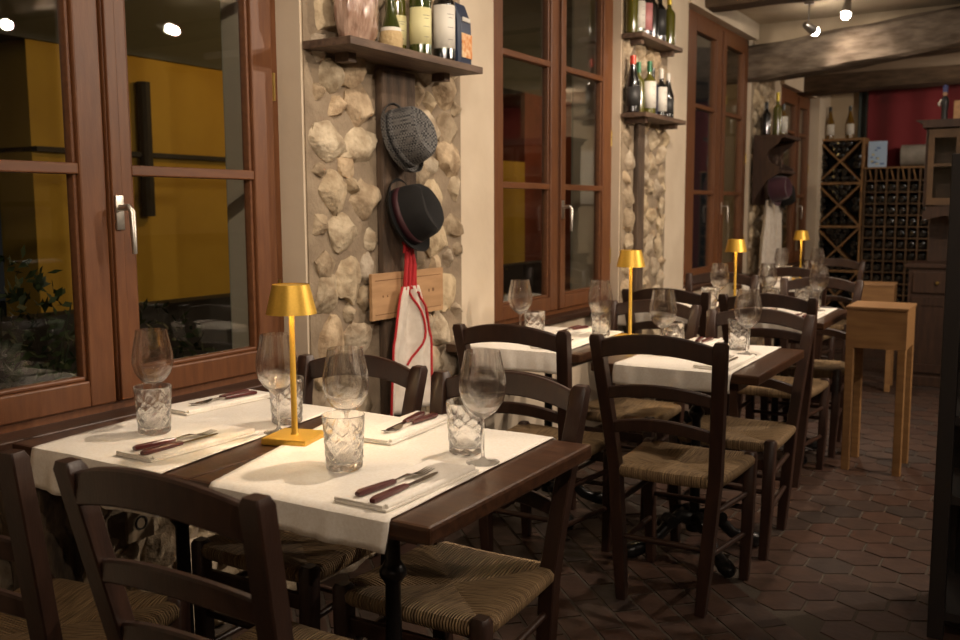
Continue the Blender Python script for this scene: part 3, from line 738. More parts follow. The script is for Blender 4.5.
# centre x,y, rotation, hinge side, labels
NP = [(-1.698, 1.508, R(-2), 'on the wall half of the nearest table, near side'),
      (-1.990, 1.880, R(-5), 'on the wall half of the nearest table, by the window'),
      (-1.352, 1.885, R(3), 'on the nearest table just left of a tumbler, far side'),
      (-1.058, 1.490, R(-1), 'at the front aisle corner of the nearest table'),
      (-1.795, 3.750, R(-8), 'on the second table by the window, far side'),
      (-1.660, 3.400, R(0), 'on the second table, wall side, near edge'),
      (-1.180, 3.640, R(0), 'on the second table behind the middle tumbler'),
      (-.955, 3.270, R(-2), 'at the near aisle corner of the second table'),
      (-1.030, 4.870, R(-2), 'at the near aisle corner of the third table')]
n0 = make_napkin(); tag(n0, '', 'napkin', 'folded white napkins under the cutlery')
f0, kn0 = make_fork(), make_knife()
for i, (x, y, rz, w_) in enumerate(NP):
    n_ = n0 if i == 0 else dup(n0); n_.location = (x, y, TOP); n_.rotation_euler = (0, 0, rz); n_['label'] = 'folded white napkin ' + w_
    fk = f0 if i == 0 else dup(f0); kf = kn0 if i == 0 else dup(kn0)
    far = i in (1, 2, 4, 6)
    c, s_ = math.cos(rz), math.sin(rz)
    def loc(dx, dy): return (x + dx * c - dy * s_, y + dx * s_ + dy * c, TOP + .0108)
    if not far:
        fk.location = loc(-.012, -.035); kf.location = loc(.024, -.045); fk.rotation_euler = (0, 0, rz + R(-4)); kf.rotation_euler = (0, 0, rz + R(2))
    else:
        fk.location = loc(.018, .005); kf.location = loc(-.006, .008); fk.rotation_euler = (0, 0, rz + R(176)); kf.rotation_euler = (0, 0, rz + R(187))
    fk['label'] = 'burgundy-handled fork on the napkin ' + w_; kf['label'] = 'burgundy-handled knife on the napkin ' + w_

# ================================================================ PIER 1: shelf, hats, apron, board
sh = thing('wall_shelf', 'rough wooden shelf high on the nearest stone pier with packets and bottles', 'shelf', (PX, 2.42, 1.818))
MB().box(.007, .205, 0, .815, 0, .026, bev=.003).build('board', 'shelf_wood', sh)
for yy in (.12, .70): MB().box(.042, .10, yy, yy + .04, -.03, 0).build('bracket', 'shelf_wood', sh)
SZ = 1.8445
def bottle(loc, label, glass='glass_green', lab='label_white', cap='cap_black', r=.0375, h=.30, kind='bordeaux', group=None, l0=.3, l1=.62, ink=True, name='wine_bottle', slope=None):
    t_ = thing(name, label, 'bottle', loc, group=group)
    if kind == 'bordeaux': p = [(0, .003), (r * .8, 0), (r, .006), (r, h * .60), (r * .93, h * .65), (r * .45, h * .72), (r * .37, h * .76), (r * .36, h * .93)]
    else: p = [(0, .003), (r * .8, 0), (r, .006), (r, h * .46), (r * .92, h * .54), (r * .6, h * .68), (r * .40, h * .80), (r * .36, h * .93)]
    MB().lathe(p + [(0, h * .93)], 24).build('bottle_body', glass, t_, smooth=True)
    MB().lathe([(r * .38, h * .80 if kind == 'bordeaux' else h * .84), (r * .40, h * .84 if kind == 'bordeaux' else h * .87), (r * .40, h), (0, h)], 18).build('capsule', cap, t_, smooth=True)
    if lab:
        z0, z1 = h * .10, h * (l1 if kind == 'bordeaux' else min(l1, .45))
        z0 = h * l0 * .4
        lb_ = MB(); 
        n = 16; a0, a1 = R(-125), R(95)
        vs = [[lb_.b.verts.new(((r + .0006) * math.cos(a0 + (a1 - a0) * i / n), (r + .0006) * math.sin(a0 + (a1 - a0) * i / n), z)) for z in (z0, z1)] for i in range(n + 1)]
        for i in range(n): lb_.b.faces.new((vs[i][0], vs[i + 1][0], vs[i + 1][1], vs[i][1]))
        lo = lb_.build('paper_label', lab, t_, smooth=True, thick=.0003)
        if ink and lab != 'label_black':
            ik = MB()
            for zz, hwid in ((.78, .35), (.70, .22), (.48, .3), (.2, .25)):
                z = z0 + (z1 - z0) * zz
                ac = R(-20)
                ik.tube([((r + .0009) * math.cos(ac + q), (r + .0009) * math.sin(ac + q), z) for q in (-hwid, -hwid / 2, 0, hwid / 2, hwid)], .0009, 5)
            ik.build('print', 'ink', lo)
    return t_
G1 = 'bottles on the shelf of the nearest pier'
# cellophane packet
mb = MB()
res = bmesh.ops.create_icosphere(mb.b, subdivisions=4, radius=1)
for v in res['verts']:
    p = v.co; q = 1 + .10 * noise.noise(p * 2.2) + .06 * noise.noise(p * 6)
    p = p * q; top = max(0, p.z - .2)
    v.co = (p.x * .062 * (1 - .5 * top), p.y * .095 * (1 - .5 * top), max(-.128, p.z * .17) + .128)
o = mb.build('pasta_packet', 'cello', smooth=True, loc=(-2.03, 2.585, SZ)); tag(o, 'crinkled clear packet with brown contents at the left end of the high shelf', 'packet')
# straw-wrapped jar
t_ = thing('straw_flask', 'small flask with straw-wrapped base and white collar on the high shelf', 'flask', (-2.02, 2.765, SZ))
MB().lathe([(0, 0), (.034, 0), (.040, .015), (.042, .04), (.040, .062), (.036, .070)] + [(.0, .070)], 24).build('straw_cover', 'straw', t_, smooth=True)
MB().lathe([(.0365, .070), (.036, .080), (.024, .098), (0, .1)], 24).build('paper_collar', 'label_white', t_, smooth=True)
MB().lathe([(.036, .078), (.030, .095), (.020, .125), (.013, .16), (.013, .21), (0, .21)], 20).build('flask_neck', 'glass_green', t_, smooth=True)
bottle((-1.985, 2.895, SZ), 'green wine bottle with cream label on the high shelf', 'glass_green', 'label_cream', 'cap_green', r=.040, h=.32, l1=.52, group=G1)
bottle((-2.06, 2.850, SZ), 'green wine bottle behind the cream-labelled one on the high shelf', 'glass_olive', 'label_cream', 'cap_green', r=.038, h=.31, l1=.45, group=G1)
bottle((-1.975, 3.035, SZ), 'dark wine bottle with a large white label on the high shelf', 'glass_black', 'label_white', 'cap_black', r=.042, h=.33, l1=.60, group=G1, l0=.32)
t_ = thing('picture_packet', 'dark blue packet with an orange picture at the right end of the high shelf', 'packet', (-2.00, 3.180, SZ), rz=R(4))
MB().sweep([(0, 0, 0), (0, 0, .08), (0, 0, .17), (0, 0, .235)], [rect(.032, .050, .01), rect(.034, .052, .012), rect(.030, .050, .01), rect(.004, .040, .001)], up=((1, 0, 0), (0, 1, 0))).build('bag', 'packet_blue', t_, smooth=True)
MB().box(.030, .0365, -.040, .040, .03, .12).build('picture', 'packet_picture', t_)
ik = MB()
for k in range(5): ik.box(.030, .0362, -.03 + k * .012, -.022 + k * .012, .165, .180)
ik.build('print', 'label_white', t_)

def fedora(label, loc, axis, fabric, band, scale=1, crown_h=.11, roll=0, brim_w=1):
    t_ = thing('hat', label, 'hat', loc)
    t_.rotation_mode = 'QUATERNION'; t_.rotation_quaternion = Vector(axis).to_track_quat('Z', 'Y') @ Matrix.Rotation(roll, 4, 'Z').to_quaternion()
    seg = 48; mb = MB(); prof = [(1.36 * brim_w, .012), (1.40 * brim_w, .018), (1.2, .004), (1.03, .002), (1.0, .012), (.99, .035), (.95, .07), (.90, .092), (.78, .106), (.5, .104), (.2, .094), (0.01, .090)]
    rings = []
    for r, z in prof:
        ring = []
        for i in range(seg):
            a = 2 * math.pi * i / seg; x, y = math.cos(a) * .080 * r * scale, math.sin(a) * .098 * r * scale; zz = z / .11 * crown_h
            if r > 1.1: zz += .020 * math.cos(2 * a) * (r - 1) * -1.2
            if r < .96:  # pinch crease
                zz -= .028 * math.exp(-(x / .026) ** 2) * max(0, (1 - r * .55)) ; 
                if y > 0: x *= 1 - .35 * max(0, y / .098) * (z / .11)
            ring.append(mb.b.verts.new((x, y, zz)))
        rings.append(ring)
    for a, b_ in zip(rings, rings[1:]):
        for i in range(seg): mb.b.faces.new((a[i], b_[i], b_[(i + 1) % seg], a[(i + 1) % seg]))
    mb.b.faces.new(rings[-1])
    mb.build('felt', fabric, t_, smooth=True, thick=.003)
    if band:
        bb = MB(); 
        for z0, z1, in ((.012, .034),):
            rr = [[bb.b.verts.new((math.cos(2 * math.pi * i / seg) * .0825 * scale * (1 - .03 * k), math.sin(2 * math.pi * i / seg) * .1005 * scale * (1 - .03 * k), z / .11 * crown_h)) for i in range(seg)] for k, z in enumerate((z0, z1))]
            for i in range(seg): bb.b.faces.new((rr[0][i], rr[1][i], rr[1][(i + 1) % seg], rr[0][(i + 1) % seg]))
        bb.build('hat_band', band, t_, smooth=True, thick=.002)
    return t_
fedora('grey checked tweed hat hanging on the timber, the upper of two hats', (-2.072, 2.880, 1.552), (1, .05, .28), 'tweed', 'tweed', 1.10, .12, R(20), .88)
fedora('black felt hat hanging below the checked tweed hat', (-2.066, 2.895, 1.268), (1, .10, .34), 'felt_black', 'hat_band', 1.10, .13, R(15), .95)
for z, lb in ((1.60, 'wooden peg'), (1.33, '')): pass

# board
bd = thing('wooden_sign', 'pale wooden crate panel nailed across the timber behind the apron', 'sign', (PX + .041, 2.935, .982))
MB().box(0, .014, -.232, .232, -.085, .085, bev=.002).build('panel', 'board_wood', bd)
fr = MB().box(.013, .0150, -.215, .215, .058, .0605).box(.013, .0150, -.215, .215, -.0665, -.064)
rn = random.Random(4)
for k in range(13):
    y = -.17 + k * .027
    if rn.random() < .75: fr.box(.013, .0146, y, y + rn.uniform(.006, .014), -.004, rn.uniform(.0, .010))
fr.build('engraving', 'engraving', bd)

# apron with red piping
def apron(loc, label, w0=.05, w1=.15, h=.50, trim='red_trim', fabric='apron_white', z_strap=.16, seed=0):
    t_ = thing('apron', label, 'apron', loc)
    def P(u, v, off=0):
        hw = w0 + (w1 - w0) * min(1, v * 2.2) ** .8
        y = (u - .5) * 2 * hw; fold = .020 * math.sin(u * 11 + 2 * v + seed) * min(1, v * 2 + .25) + .008 * math.sin(u * 23 + seed)
        return Vector((.026 + fold + off, y + .012 * math.sin(v * 5 + seed), -v * h))
    MB().grid(lambda u, v: P(u, v), 40, 24).build('cloth', fabric, t_, smooth=True, thick=.002)
    if trim:
        for uu in (0, 1): MB().tube([P(uu, k / 16, .003) for k in range(17)], .0048, 8).build('piping', trim, t_, smooth=True)
        pts = [P(.42 + .22 * math.sin(k / 12 * math.pi) * (1 if k < 13 else 0), k / 12 * .62, .007) for k in range(13)]
        MB().tube(pts, .0046, 8).build('piping', trim, t_, smooth=True)
        pts = [P(.60 + .35 * math.sin(k / 12 * math.pi * .5), .05 + (k / 12) ** 1.8 * .38, .009) for k in range(13)]
        MB().tube(pts, .0046, 8).build('piping', trim, t_, smooth=True)
        for a, b_ in ((-.035, -.028), (-.010, -.004), (.03, .012), (.012, .022)):
            MB().tube([(.024, a, -.012), (.030, (a + b_) / 2, z_strap * .5), (.022, b_ * .5, z_strap)], .0080, 8).build('strap', trim, t_, smooth=True)
        MB().tube([(.02, -.01, z_strap), (.03, -.04, z_strap - .005), (.03, -.045, z_strap - .03), (.03, -.02, z_strap - .02), (.03, -.05, z_strap + .005)], .006, 8).build('bow', trim, t_, smooth=True)
    return t_
apron((-2.074, 2.905, 1.012), 'white apron with red piping and red straps hanging over the wooden panel', w0=.056, w1=.150, h=.48)

# outlet and log under the nearest table
ol = thing('wall_outlet', 'beige electrical socket plate low on the stone wall under the nearest table', 'socket', (-2.165, 1.723, .425))
MB().box(0, .012, -.045, .045, -.05, .05, bev=.002).build('plate', 'outlet_plate', ol)
MB().lathe([(.020, 0), (.020, .004), (.016, .004), (.016, 0)], 20, mtx=Matrix.Translation((.012, 0, 0)) @ Matrix.Rotation(R(90), 4, 'Y'), close=True).build('socket_ring', 'socket_hole', ol)
mb = MB(); pts, rr = [], []
for k in range(14):
    pts.append((.012 * math.sin(k), .012 * math.cos(k * 1.3), k * .05)); rr.append(.085 + .010 * math.sin(k * 2.1))
mb.sweep(pts, [[((r_ * (1 + .14 * noise.noise(Vector((math.cos(a) * 3, math.sin(a) * 3, k * .25))))) * math.cos(a), (r_ * (1 + .14 * noise.noise(Vector((math.cos(a) * 3, math.sin(a) * 3, k * .25))))) * math.sin(a)) for a in [i * 2 * math.pi / 40 for i in range(40)]] for k, r_ in enumerate(rr)], up=((1, 0, 0), (0, 1, 0)))
o = mb.build('tree_log', 'bark', smooth=True, loc=(-2.06, 1.365, 0)); tag(o, 'rough bark-covered log standing under the wall side of the nearest table', 'log')

# ================================================================ PIER 2: two bottle shelves
for nm, y0, z, lb in ((0, .13, 2.268, 'upper wooden bottle shelf on the middle pier'), (1, .16, 1.820, 'lower wooden bottle shelf on the middle pier')):
    s_ = thing('wall_shelf', lb, 'shelf', (PX2, 5.215, z)); 
    MB().box(.0065, y0, 0, .69, 0, .026, bev=.003).build('board', 'shelf_wood', s_)
    for yy in (.06, .58): MB().box(.0065, y0 - .03, yy, yy + .04, -.03, 0).build('bracket', 'shelf_wood', s_)
G2, G3 = 'bottles on the upper shelf of the middle pier', 'bottles on the lower shelf of the middle pier'
zz = 2.2945
for x, y, gl, la, ca, lb in ((-2.136, 5.262, 'glass_olive', None, 'cap_yellow', 'olive glass bottle at the left end of the upper shelf'),
                             (-2.125, 5.345, 'glass_green', 'label_white', 'cap_white', 'pale-labelled bottle second from left on the upper shelf'),
                             (-2.112, 5.425, 'glass_black', 'label_pink', 'cap_black', 'dark bottle with pink label on the upper shelf'),
                             (-2.112, 5.530, 'glass_black', None, 'cap_black', 'plain black bottle in the middle of the upper shelf'),
                             (-2.105, 5.635, 'glass_black', 'label_black', 'cap_black', 'black bottle beside the amber one on the upper shelf'),
                             (-2.100, 5.785, 'glass_olive', None, 'cap_yellow', 'yellow-green bottle at the right end of the upper shelf')):
    bottle((x, y, zz), lb, gl, la, ca, group=G2, h=.31)
zz = 1.8465
for x, y, gl, la, ca, lb, kd, hh, rr_ in ((-2.125, 5.265, 'glass_black', 'label_black', 'cap_red', 'dark sparkling bottle with red foil at the left of the lower shelf', 'spark', .325, .044),
                             (-2.125, 5.358, 'glass_olive', None, 'cap_green', 'slim olive bottle behind the red-foiled one on the lower shelf', 'bordeaux', .30, .036),
                             (-2.085, 5.428, 'glass_olive', 'label_white', 'cap_green', 'olive bottle with white label and green foil on the lower shelf', 'bordeaux', .31, .040),
                             (-2.105, 5.530, 'glass_blue', None, 'cap_black', 'dark blue bottle in the middle of the lower shelf', 'bordeaux', .285, .036),
                             (-2.085, 5.625, 'glass_black', 'label_white', 'cap_white', 'black bottle with white label and white cap on the lower shelf', 'bordeaux', .29, .036),
                             (-2.085, 5.745, 'glass_black', 'label_black', 'cap_white', 'small dark bottle at the right end of the lower shelf', 'spark', .275, .037)):
    bottle((x, y, zz), lb, gl, la, ca, r=rr_, h=hh, kind=kd, group=G3)

# ================================================================ PIER 3: coat shelf with curved cheeks
cs = thing('coat_shelf', 'dark wooden bracket shelf with curved sides on the far pier', 'shelf', (PX3 + .03, 8.30, 1.62))
MB().box(0, .27, -.25, .27, .245, .275, bev=.004).build('board', 'hutch_wood', cs)
MB().box(0, .24, -.24, .24, -.04, -.015, bev=.004).build('board', 'hutch_wood', cs)
for s_ in (-1, 1):
    pl = [(0, .245), (.23, .245), (.20, .20), (.13, .15), (.11, .10), (.14, .05), (.22, .01), (.22, -.04), (.12, -.10), (.04, -.22), (0, -.30)]
    MB().prism([(a, b_) for a, b_ in pl], s_ * .235 - .012, s_ * .235 + .012, 'y').build('side_panel', 'hutch_wood', cs)
MB().box(0, .015, -.22, .22, -.30, .245).build('back_panel', 'hutch_wood', cs)
G4 = 'bottles on the far coat shelf'
bz = 1.62 + .2755
for x, y, gl, la, ca, lb, hh in ((-2.08, 8.10, 'glass_black', None, 'cap_black', 'black bottle at the left on the coat shelf', .27), (-2.12, 8.22, 'glass_black', 'label_white', 'cap_white', 'short white-labelled bottle on the coat shelf', .27),
                                 (-2.03, 8.26, 'glass_olive', None, 'cap_yellow', 'tall green bottle with yellow foil on the coat shelf', .36), (-2.02, 8.42, 'glass_amber', 'label_white', 'cap_black', 'bottle with big white label at the right on the coat shelf', .28)):
    bottle((x, y, bz), lb, gl, la, ca, group=G4, h=hh)
for y, lb in ((8.20, 'small upturned glass inside the coat shelf, left'), (8.38, 'small upturned glass inside the coat shelf, right')):
    o = dup(k0, (-2.04, y, 1.606), 0, lb); o['group'] = 'glasses in the coat shelf'; o.scale = (.9, .9, 1.1)
fedora('dark purple felt hat on the far coat shelf', (-2.02, 8.16, 1.45), (1, -.25, .1), 'purple_felt', None, 1.05, .14, R(0))
fedora('black hat beside the purple one on the far coat shelf', (-2.02, 8.42, 1.40), (1, .15, .1), 'felt_black', None, .95, .12, R(0))
apron((-2.08, 8.16, 1.36), 'long pale cloth apron with faint print hanging from the far coat shelf', w0=.10, w1=.19, h=.85, trim=None, seed=2)
apron((-2.06, 8.42, 1.36), 'narrow white cloth hanging at the right of the far coat shelf', w0=.05, w1=.09, h=.95, trim=None, seed=4)

# ================================================================ BACK: wine racks, curtain
dr = thing('wine_rack', 'tall wooden wine rack with diagonal cross compartments on the back wall', 'wine rack', (-1.945, 10.60, 0))
fr = MB().box(-.235, -.215, 0, .34, 0, 2.015).box(.215, .235, 0, .34, 0, 2.015)
levels = [.08, .62, 1.09, 1.545, 2.0]
fr.build('side_panel', 'rack_wood', dr)
for z in levels: MB().box(-.215, .215, 0, .34, z - .012, z + .013).build('shelf', 'rack_wood', dr)
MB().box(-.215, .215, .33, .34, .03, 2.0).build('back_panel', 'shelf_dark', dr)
for z0, z1 in zip(levels, levels[1:]):
    a0, a1 = z0 + .013, z1 - .012
    for s_ in (-1, 1):
        d = Vector((.43, 0, a1 - a0)).normalized(); n = Vector((-d.z, 0, d.x)) * .009
        p, q = Vector((-.215 * s_, 0, a0)), Vector((.215 * s_, 0, a1)); nn = Vector((-(q - p).normalized().z, 0, (q - p).normalized().x)) * .008
        off = .0005 if s_ > 0 else 0
        MB().prism([((p + nn).x, (p + nn).z), ((q + nn).x, (q + nn).z), ((q - nn).x, (q - nn).z), ((p - nn).x, (p - nn).z)], .004 + off, .32, 'y').build('divider', 'rack_wood', dr)
def lying_bottle():
    t_ = thing('wine_bottle', 'dark wine bottle lying end-on in the wine rack', 'bottle', group='bottles lying in the wine racks')
    m_ = Matrix.Rotation(R(90), 4, 'X')
    MB().lathe([(0, -.012), (.014, -.012), (.022, -.002), (.036, 0), (.038, .006), (.038, .18), (.034, .20), (.015, .225), (.013, .29), (0, .29)], 18, mtx=Matrix.Rotation(R(-90), 4, 'X')).build('bottle_body', 'glass_black', t_, smooth=True)
    return t_
b0 = lying_bottle(); first = True
def put(x, y, z, rs=0):
    global first
    o = b0 if first else dup(b0); first = False; o.location = (x, y, z); return o
cwn = 0
for li, (z0, z1) in enumerate(zip(levels, levels[1:])):
    a0, a1 = z0 + .013, z1 - .012; H = a1 - a0; cx_ = -1.945
    # lower triangle, stacked from the shelf
    for row, n in enumerate((4, 2)):
        for k in range(n):
            x = cx_ + (k - (n - 1) / 2) * .080; z = a0 + .040 + row * .071
            put(x, 10.625, z)
    # centre, lying in the upper vee
    for row, n in enumerate((1, 2, 3)):
        for k in range(n):
            put(cx_ + (k - (n - 1) / 2) * .080, 10.625, a0 + H / 2 + .062 + row * .062)
    for s_ in (-1, 1):
        put(cx_ + s_ * .168, 10.625, a0 + H / 2 - .035); put(cx_ + s_ * .172, 10.625, a0 + H / 2 + .045)
        put(cx_ + s_ * .098, 10.625, a0 + H / 2 + .0) if False else None
br = thing('wine_rack', 'low square-celled wooden bottle rack beside the diagonal one', 'wine rack', (-1.375, 10.60, 0))
nx, cw, ch_ = 6, .105, .118
xs = [-.315 + k * cw for k in range(nx + 1)]
for x in xs: MB().box(x - .008, x + .008, 0, .30, 0, 1.70).build('upright', 'rack_wood_dark', br)
zs = [1.565 - k * ch_ for k in range(12)]
for z in zs: MB().box(-.322, .322, -.004, .30, z - .006, z + .007).build('slat', 'rack_wood_dark', br)
MB().box(-.33, .33, -.01, .30, 1.69, 1.705).build('top_board', 'rack_wood', br)
for k in range(nx):
    MB().box(xs[k] + .018, xs[k] + .030, .02, .28, 1.572, 1.69, rot=Matrix.Translation((xs[k] + .05, 0, 1.63)) @ Matrix.Rotation(R(-14), 4, 'Y') @ Matrix.Translation((-xs[k] - .024, 0, -1.63))).build('divider', 'rack_wood', br)
for r_ in range(11):
    for k in range(nx):
        put(-1.375 + xs[k] + cw / 2, 10.605, zs[r_ + 1] + .007 + .039)
G5 = 'tan bottles standing on the diagonal wine rack'
for x, lb in ((-2.085, 'left pale-labelled bottle on top of the diagonal rack'), (-1.885, 'right pale-labelled bottle on top of the diagonal rack')):
    bottle((x, 10.74, 2.0155), lb, 'glass_amber', 'label_white', 'cap_black', r=.045, h=.34, kind='spark', group=G5, ink=False)
cd = thing('picture_card', 'pale blue picture card standing on the bottle rack before the red curtain', 'card', (-1.59, 10.68, 1.7055))
MB().box(-.09, .09, 0, .012, 0, .27).build('card', 'card_blue', cd)
dd = MB(); rn = random.Random(7)
for k in range(7):
    x, z = rn.uniform(-.07, .03), rn.uniform(.02, .2); dd.box(x, x + rn.uniform(.02, .045), -.002, .001, z, z + rn.uniform(.012, .03))
dd.build('print', 'card_dark', cd)
dd = MB()
for k in range(4):
    x, z = rn.uniform(-.07, .03), rn.uniform(.02, .2); dd.box(x, x + .025, -.0026, .001, z, z + .012)
dd.build('print', 'card_yellow', cd)
rp = MB(); n = 30
pts = [(-.135 + .27 * k / 10, 0, .115) for k in range(11)]
secs = [[(.112 * (1 + .05 * noise.noise(Vector((k, math.cos(a), math.sin(a))))) * math.cos(a), .112 * (1 + .05 * noise.noise(Vector((k, math.cos(a) * 2, math.sin(a))))) * math.sin(a)) for a in [i * 2 * math.pi / n for i in range(n)]] for k in range(11)]
rp.sweep(pts, secs, up=((0, 1, 0), (0, 0, 1)))
tag(rp.build('fabric_roll', 'canvas', smooth=True, loc=(-1.235, 10.78, 1.7055)), 'thick grey canvas roll lying on the bottle rack', 'roll')
def curtain(name, x0, x1, m, label, y=10.895, z0=.3, z1=2.72, f=19):
    o = MB().grid(lambda u, v: (x0 + (x1 - x0) * u, y + .016 * math.sin(u * (x1 - x0) * f) + .012 * math.sin(u * (x1 - x0) * f * .43 + 2), z0 + (z1 - z0) * v), int((x1 - x0) * 140), 6).build(name, m, smooth=True, thick=.004)
    tag(o, label, 'curtain')
curtain('curtain', -1.74, -.25, 'curtain', 'deep red curtain hanging in folds behind the bottle rack')
curtain('curtain', -1.83, -1.745, 'curtain_grey', 'narrow dark grey curtain edge left of the red one', f=50)
curtain('curtain', 1.0, 2.1, 'curtain', 'red curtain further right on the back wall, seen only reflected in a window')
pn = tag(MB().box(.02, .62, 10.90, 10.95, 1.35, 2.0).build('hatch_panel', 'white_panel'), 'white serving hatch panel in the back wall, beyond the cabinet', 'panel')

# ================================================================ HUTCH
hu = thing('hutch_cabinet', 'dark wooden dresser with glazed upper doors beside the wine racks', 'cabinet', (-.46, 7.49, 0))
bx = MB().box(-.41, .70, .02, .46, .06, .86).build('base_cabinet', 'hutch_wood', hu)
MB().box(-.43, .72, -.005, .47, .86, .89, bev=.004).build('counter_top', 'hutch_wood', hu)
MB().box(-.42, .71, .0, .46, 0, .07, bev=.004).build('plinth', 'hutch_wood', hu)
for x0 in (-.38, .0, .35):
    d = MB().box(x0, x0 + .33, 0, .022, .68, .83, bev=.004).build('drawer', 'hutch_wood', hu)
    MB().lathe([(0, 0), (.006, 0), (.006, .012), (.013, .016), (.010, .026), (0, .028)], 14, mtx=Matrix.Translation((x0 + .165, 0, .755)) @ Matrix.Rotation(R(90), 4, 'X')).build('knob', 'brass', d, smooth=True)
    d = MB().box(x0, x0 + .05, 0, .022, .10, .65).box(x0 + .28, x0 + .33, 0, .022, .10, .65).box(x0 + .05, x0 + .28, 0, .022, .10, .16).box(x0 + .05, x0 + .28, 0, .022, .59, .65).box(x0 + .05, x0 + .28, .010, .02, .16, .59).build('door', 'hutch_wood', hu)
    MB().lathe([(0, 0), (.006, 0), (.006, .012), (.013, .016), (.010, .026), (0, .028)], 14, mtx=Matrix.Translation((x0 + .305, 0, .40)) @ Matrix.Rotation(R(90), 4, 'X')).build('knob', 'brass', d, smooth=True)
up = MB().box(-.35, -.33, .12, .44, 1.30, 1.86).box(.62, .64, .12, .44, 1.30, 1.86).box(-.33, .62, .12, .44, 1.27, 1.30).box(-.33, .62, .42, .44, .89, 1.86)
up.build('upper_cabinet', 'hutch_wood', hu)
MB().prism([(-.35, 1.27), (.64, 1.27), (.64, 1.23), (.50, 1.235), (.40, 1.20), (.145, 1.225), (-.10, 1.20), (-.20, 1.235), (-.35, 1.20)], .12, .14, 'y').build('valance', 'hutch_wood', hu)
MB().prism([(-.37, 1.86), (-.37, 1.885), (-.42, 1.915), (.71, 1.915), (.66, 1.885), (.66, 1.86)], .06, .46, 'y').build('cornice', 'hutch_wood', hu)
for x0 in (-.33, .155):
    w_ = .465; d = MB().box(x0, x0 + .04, .10, .12, 1.31, 1.85).box(x0 + w_ - .04, x0 + w_, .10, .12, 1.31, 1.85).box(x0 + .04, x0 + w_ - .04, .10, .12, 1.31, 1.36).box(x0 + .04, x0 + w_ - .04, .10, .12, 1.79, 1.85).box(x0 + .18, x0 + .205, .10, .12, 1.36, 1.79)
    d = d.box(x0 + .04, x0 + w_ - .04, .10, .12, 1.585, 1.605).build('door', 'rack_wood_dark', hu)
    MB().box(x0 + .04, x0 + w_ - .04, .108, .112, 1.36, 1.79).build('pane', 'pane_glass', d)
MB().box(-.33, .62, .14, .42, 1.59, 1.605).build('inner_shelf', 'white_panel', hu)
# figurine and block on the hutch
fg = thing('figurine', 'small carved figure with blue hat standing on the dresser', 'figurine', (-.70, 7.62, 1.9155))
MB().lathe([(0, 0), (.022, 0), (.020, .05), (.024, .09), (.028, .13), (.020, .155), (.010, .165), (0, .165)], 18).build('body', 'figurine_black', fg, smooth=True)
MB().lathe([(0, .160), (.014, .168), (.017, .182), (.012, .198), (0, .2)], 16).build('head', 'skin', fg, smooth=True)
MB().lathe([(0, .190), (.018, .192), (.016, .205), (.019, .235), (.008, .245), (0, .245)], 16).build('hat', 'figurine_blue', fg, smooth=True)
MB().tube([(-.022, -.005, .14), (-.038, -.015, .115), (-.032, -.03, .10)], [.008, .007, .009], 8).build('arm', 'label_white', fg, smooth=True)
tag(MB().box(-.64, -.56, 7.60, 7.68, 1.9155, 2.045, bev=.004).build('wooden_box', 'board_wood'), 'small pale wooden box beside the figurine on the dresser', 'box')
tag(MB().box(-.585, -.30, 7.72, 7.90, 1.9155, 2.36, bev=.01).build('storage_carton', 'board_wood'), 'tall tan carton at the right on top of the dresser', 'box')

# ================================================================ CRATE STANDS
def crate_stand(label, loc, m='crate_wood'):
    t_ = thing('crate_stand', label, 'stand', loc, group='wine crates mounted on tall legs')
    w_, d_ = .137, .155
    cr = MB().box(-w_, w_, -d_, d_, .615, .805, bev=.002).build('crate', m, t_)
    MB().box(-w_ - .004, w_ + .004, -d_ - .004, d_ + .004, .805, .818, bev=.002).build('lid', 'crate_wood_dark', t_)
    jj = MB()
    for k in range(9):
        z = .622 + k * .0205
        for s_ in (1,): jj.box(s_ * w_ - .012 if s_ > 0 else -w_ - .0004, s_ * w_ + .0004 if s_ > 0 else -w_ + .012, -d_ - .0006, -d_ + .01, z, z + .0095)
    jj.build('finger_joint', 'crate_wood_dark', t_)
    for sx in (-1, 1):
        for sy in (-1, 1):
            MB().sweep([(sx * (w_ - .019), sy * (d_ - .019), 0), (sx * (w_ - .019), sy * (d_ - .019), .615)], rect(.019, .019, .003), up=((1, 0, 0), (0, 1, 0))).build('leg', m, t_)
    return t_
k_ = crate_stand('pale wooden wine crate on four tall legs beside the third table', (-.697, 5.028, 0))
k2 = dup(k_, (-1.060, 7.27, 0), R(4), 'further wooden crate on legs beside the rearmost table'); k2.scale = (1, 1, .925) 

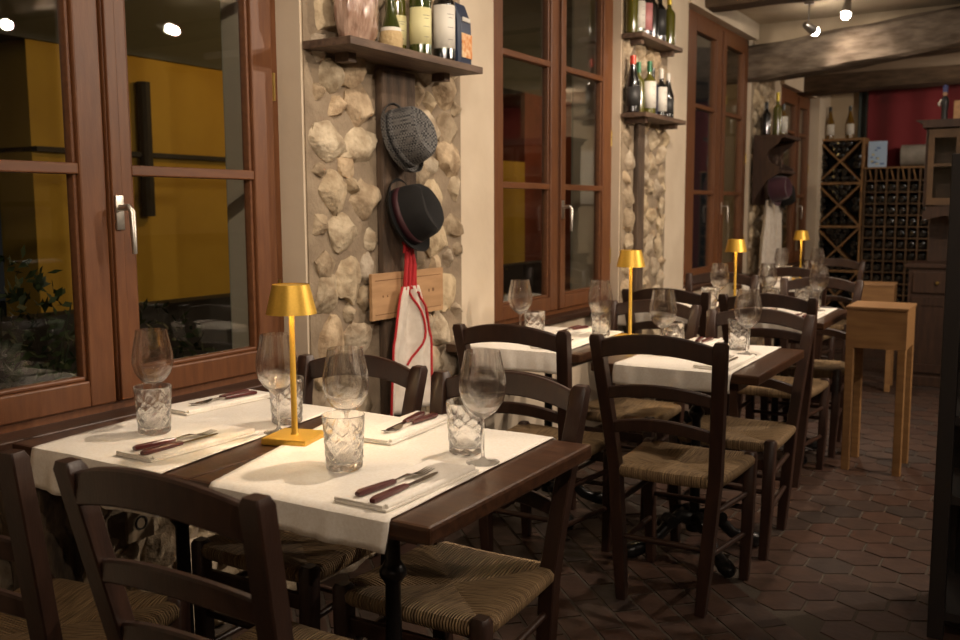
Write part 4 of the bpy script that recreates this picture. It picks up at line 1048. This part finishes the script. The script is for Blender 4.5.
# ================================================================ RIGHT FOREGROUND: dark open shelf
ds = thing('shelf_unit', 'near-black open wooden shelf unit cropped at the right edge', 'shelf', (-.255, 3.05, 0))
for x in (0, .62):
    for y in (0, .36):
        MB().box(x, x + .045, y, y + .045, 0, 1.45, bev=.003).build('post', 'shelf_dark', ds)
for z in (.06, .42, .66, 1.0, 1.32): MB().box(.008, .655, .008, .398, z, z + .025).build('shelf', 'shelf_dark', ds)
for z in (.2, .52, .86, 1.16): MB().box(.045, .62, .37, .39, z, z + .07).build('back_rail', 'shelf_dark', ds)
MB().box(.0, .665, .375, .40, .06, 1.43).build('back_panel', 'shelf_dark', ds)

# ================================================================ CEILING SPOT FIXTURES, ADDED FILLS INCLUDED
def fixture(p, aim, label):
    p = Vector(p); t_ = thing('spotlight', label, 'lamp', p, group='small ceiling spotlights')
    top = (2.50 + (p.y - 8.1) * .0444 if 8.1 < p.y < 9.9 else CEIL) - p.z
    d = (Vector(aim) - p).normalized(); q = d.to_track_quat('Z', 'Y').to_matrix().to_4x4()
    MB().lathe([(0, top - .018), (.035, top - .018), (.035, top - .001), (0, top - .001)], 20).tube([(0, 0, top - .015), (0, 0, .02)], .006, 8).build('mount', 'fixture_metal', t_, smooth=True)
    MB().lathe([(0, -.045), (.018, -.045), (.024, -.03), (.034, .045), (.036, .062), (.033, .062), (.030, .045), (.012, .02), (0, .02)], 24, mtx=q).build('housing', 'fixture_metal', t_, smooth=True)
    b_ = MB().lathe([(0, .050), (.029, .052), (.034, .078), (.024, .098), (0, .106)], 20, mtx=q).build('bulb', 'bulb_glow', t_, smooth=True); b_['label'] = 'bright white bulb'
names = ['above the aisle before the second table', 'above the second table', 'above the aisle near the camera', 'above the third table', 'above the third table turned to the wall',
         'left of the two before the great beam', 'right of the two before the great beam', 'above the aisle by the dresser', 'near the back wall racks, out of view, widened to brighten the soffit', 'near the back wall right of the dresser', 'far across the room on the right', 'furthest across the room on the right', 'unseen behind the camera, added to brighten the window reveal', 'right of the camera, added as an unseen fill', 'behind the camera, added as an unseen fill']
for (p, a, e, c), nm in zip(SPOTS, names): fixture(p, a, 'small metal ceiling spotlight ' + nm)
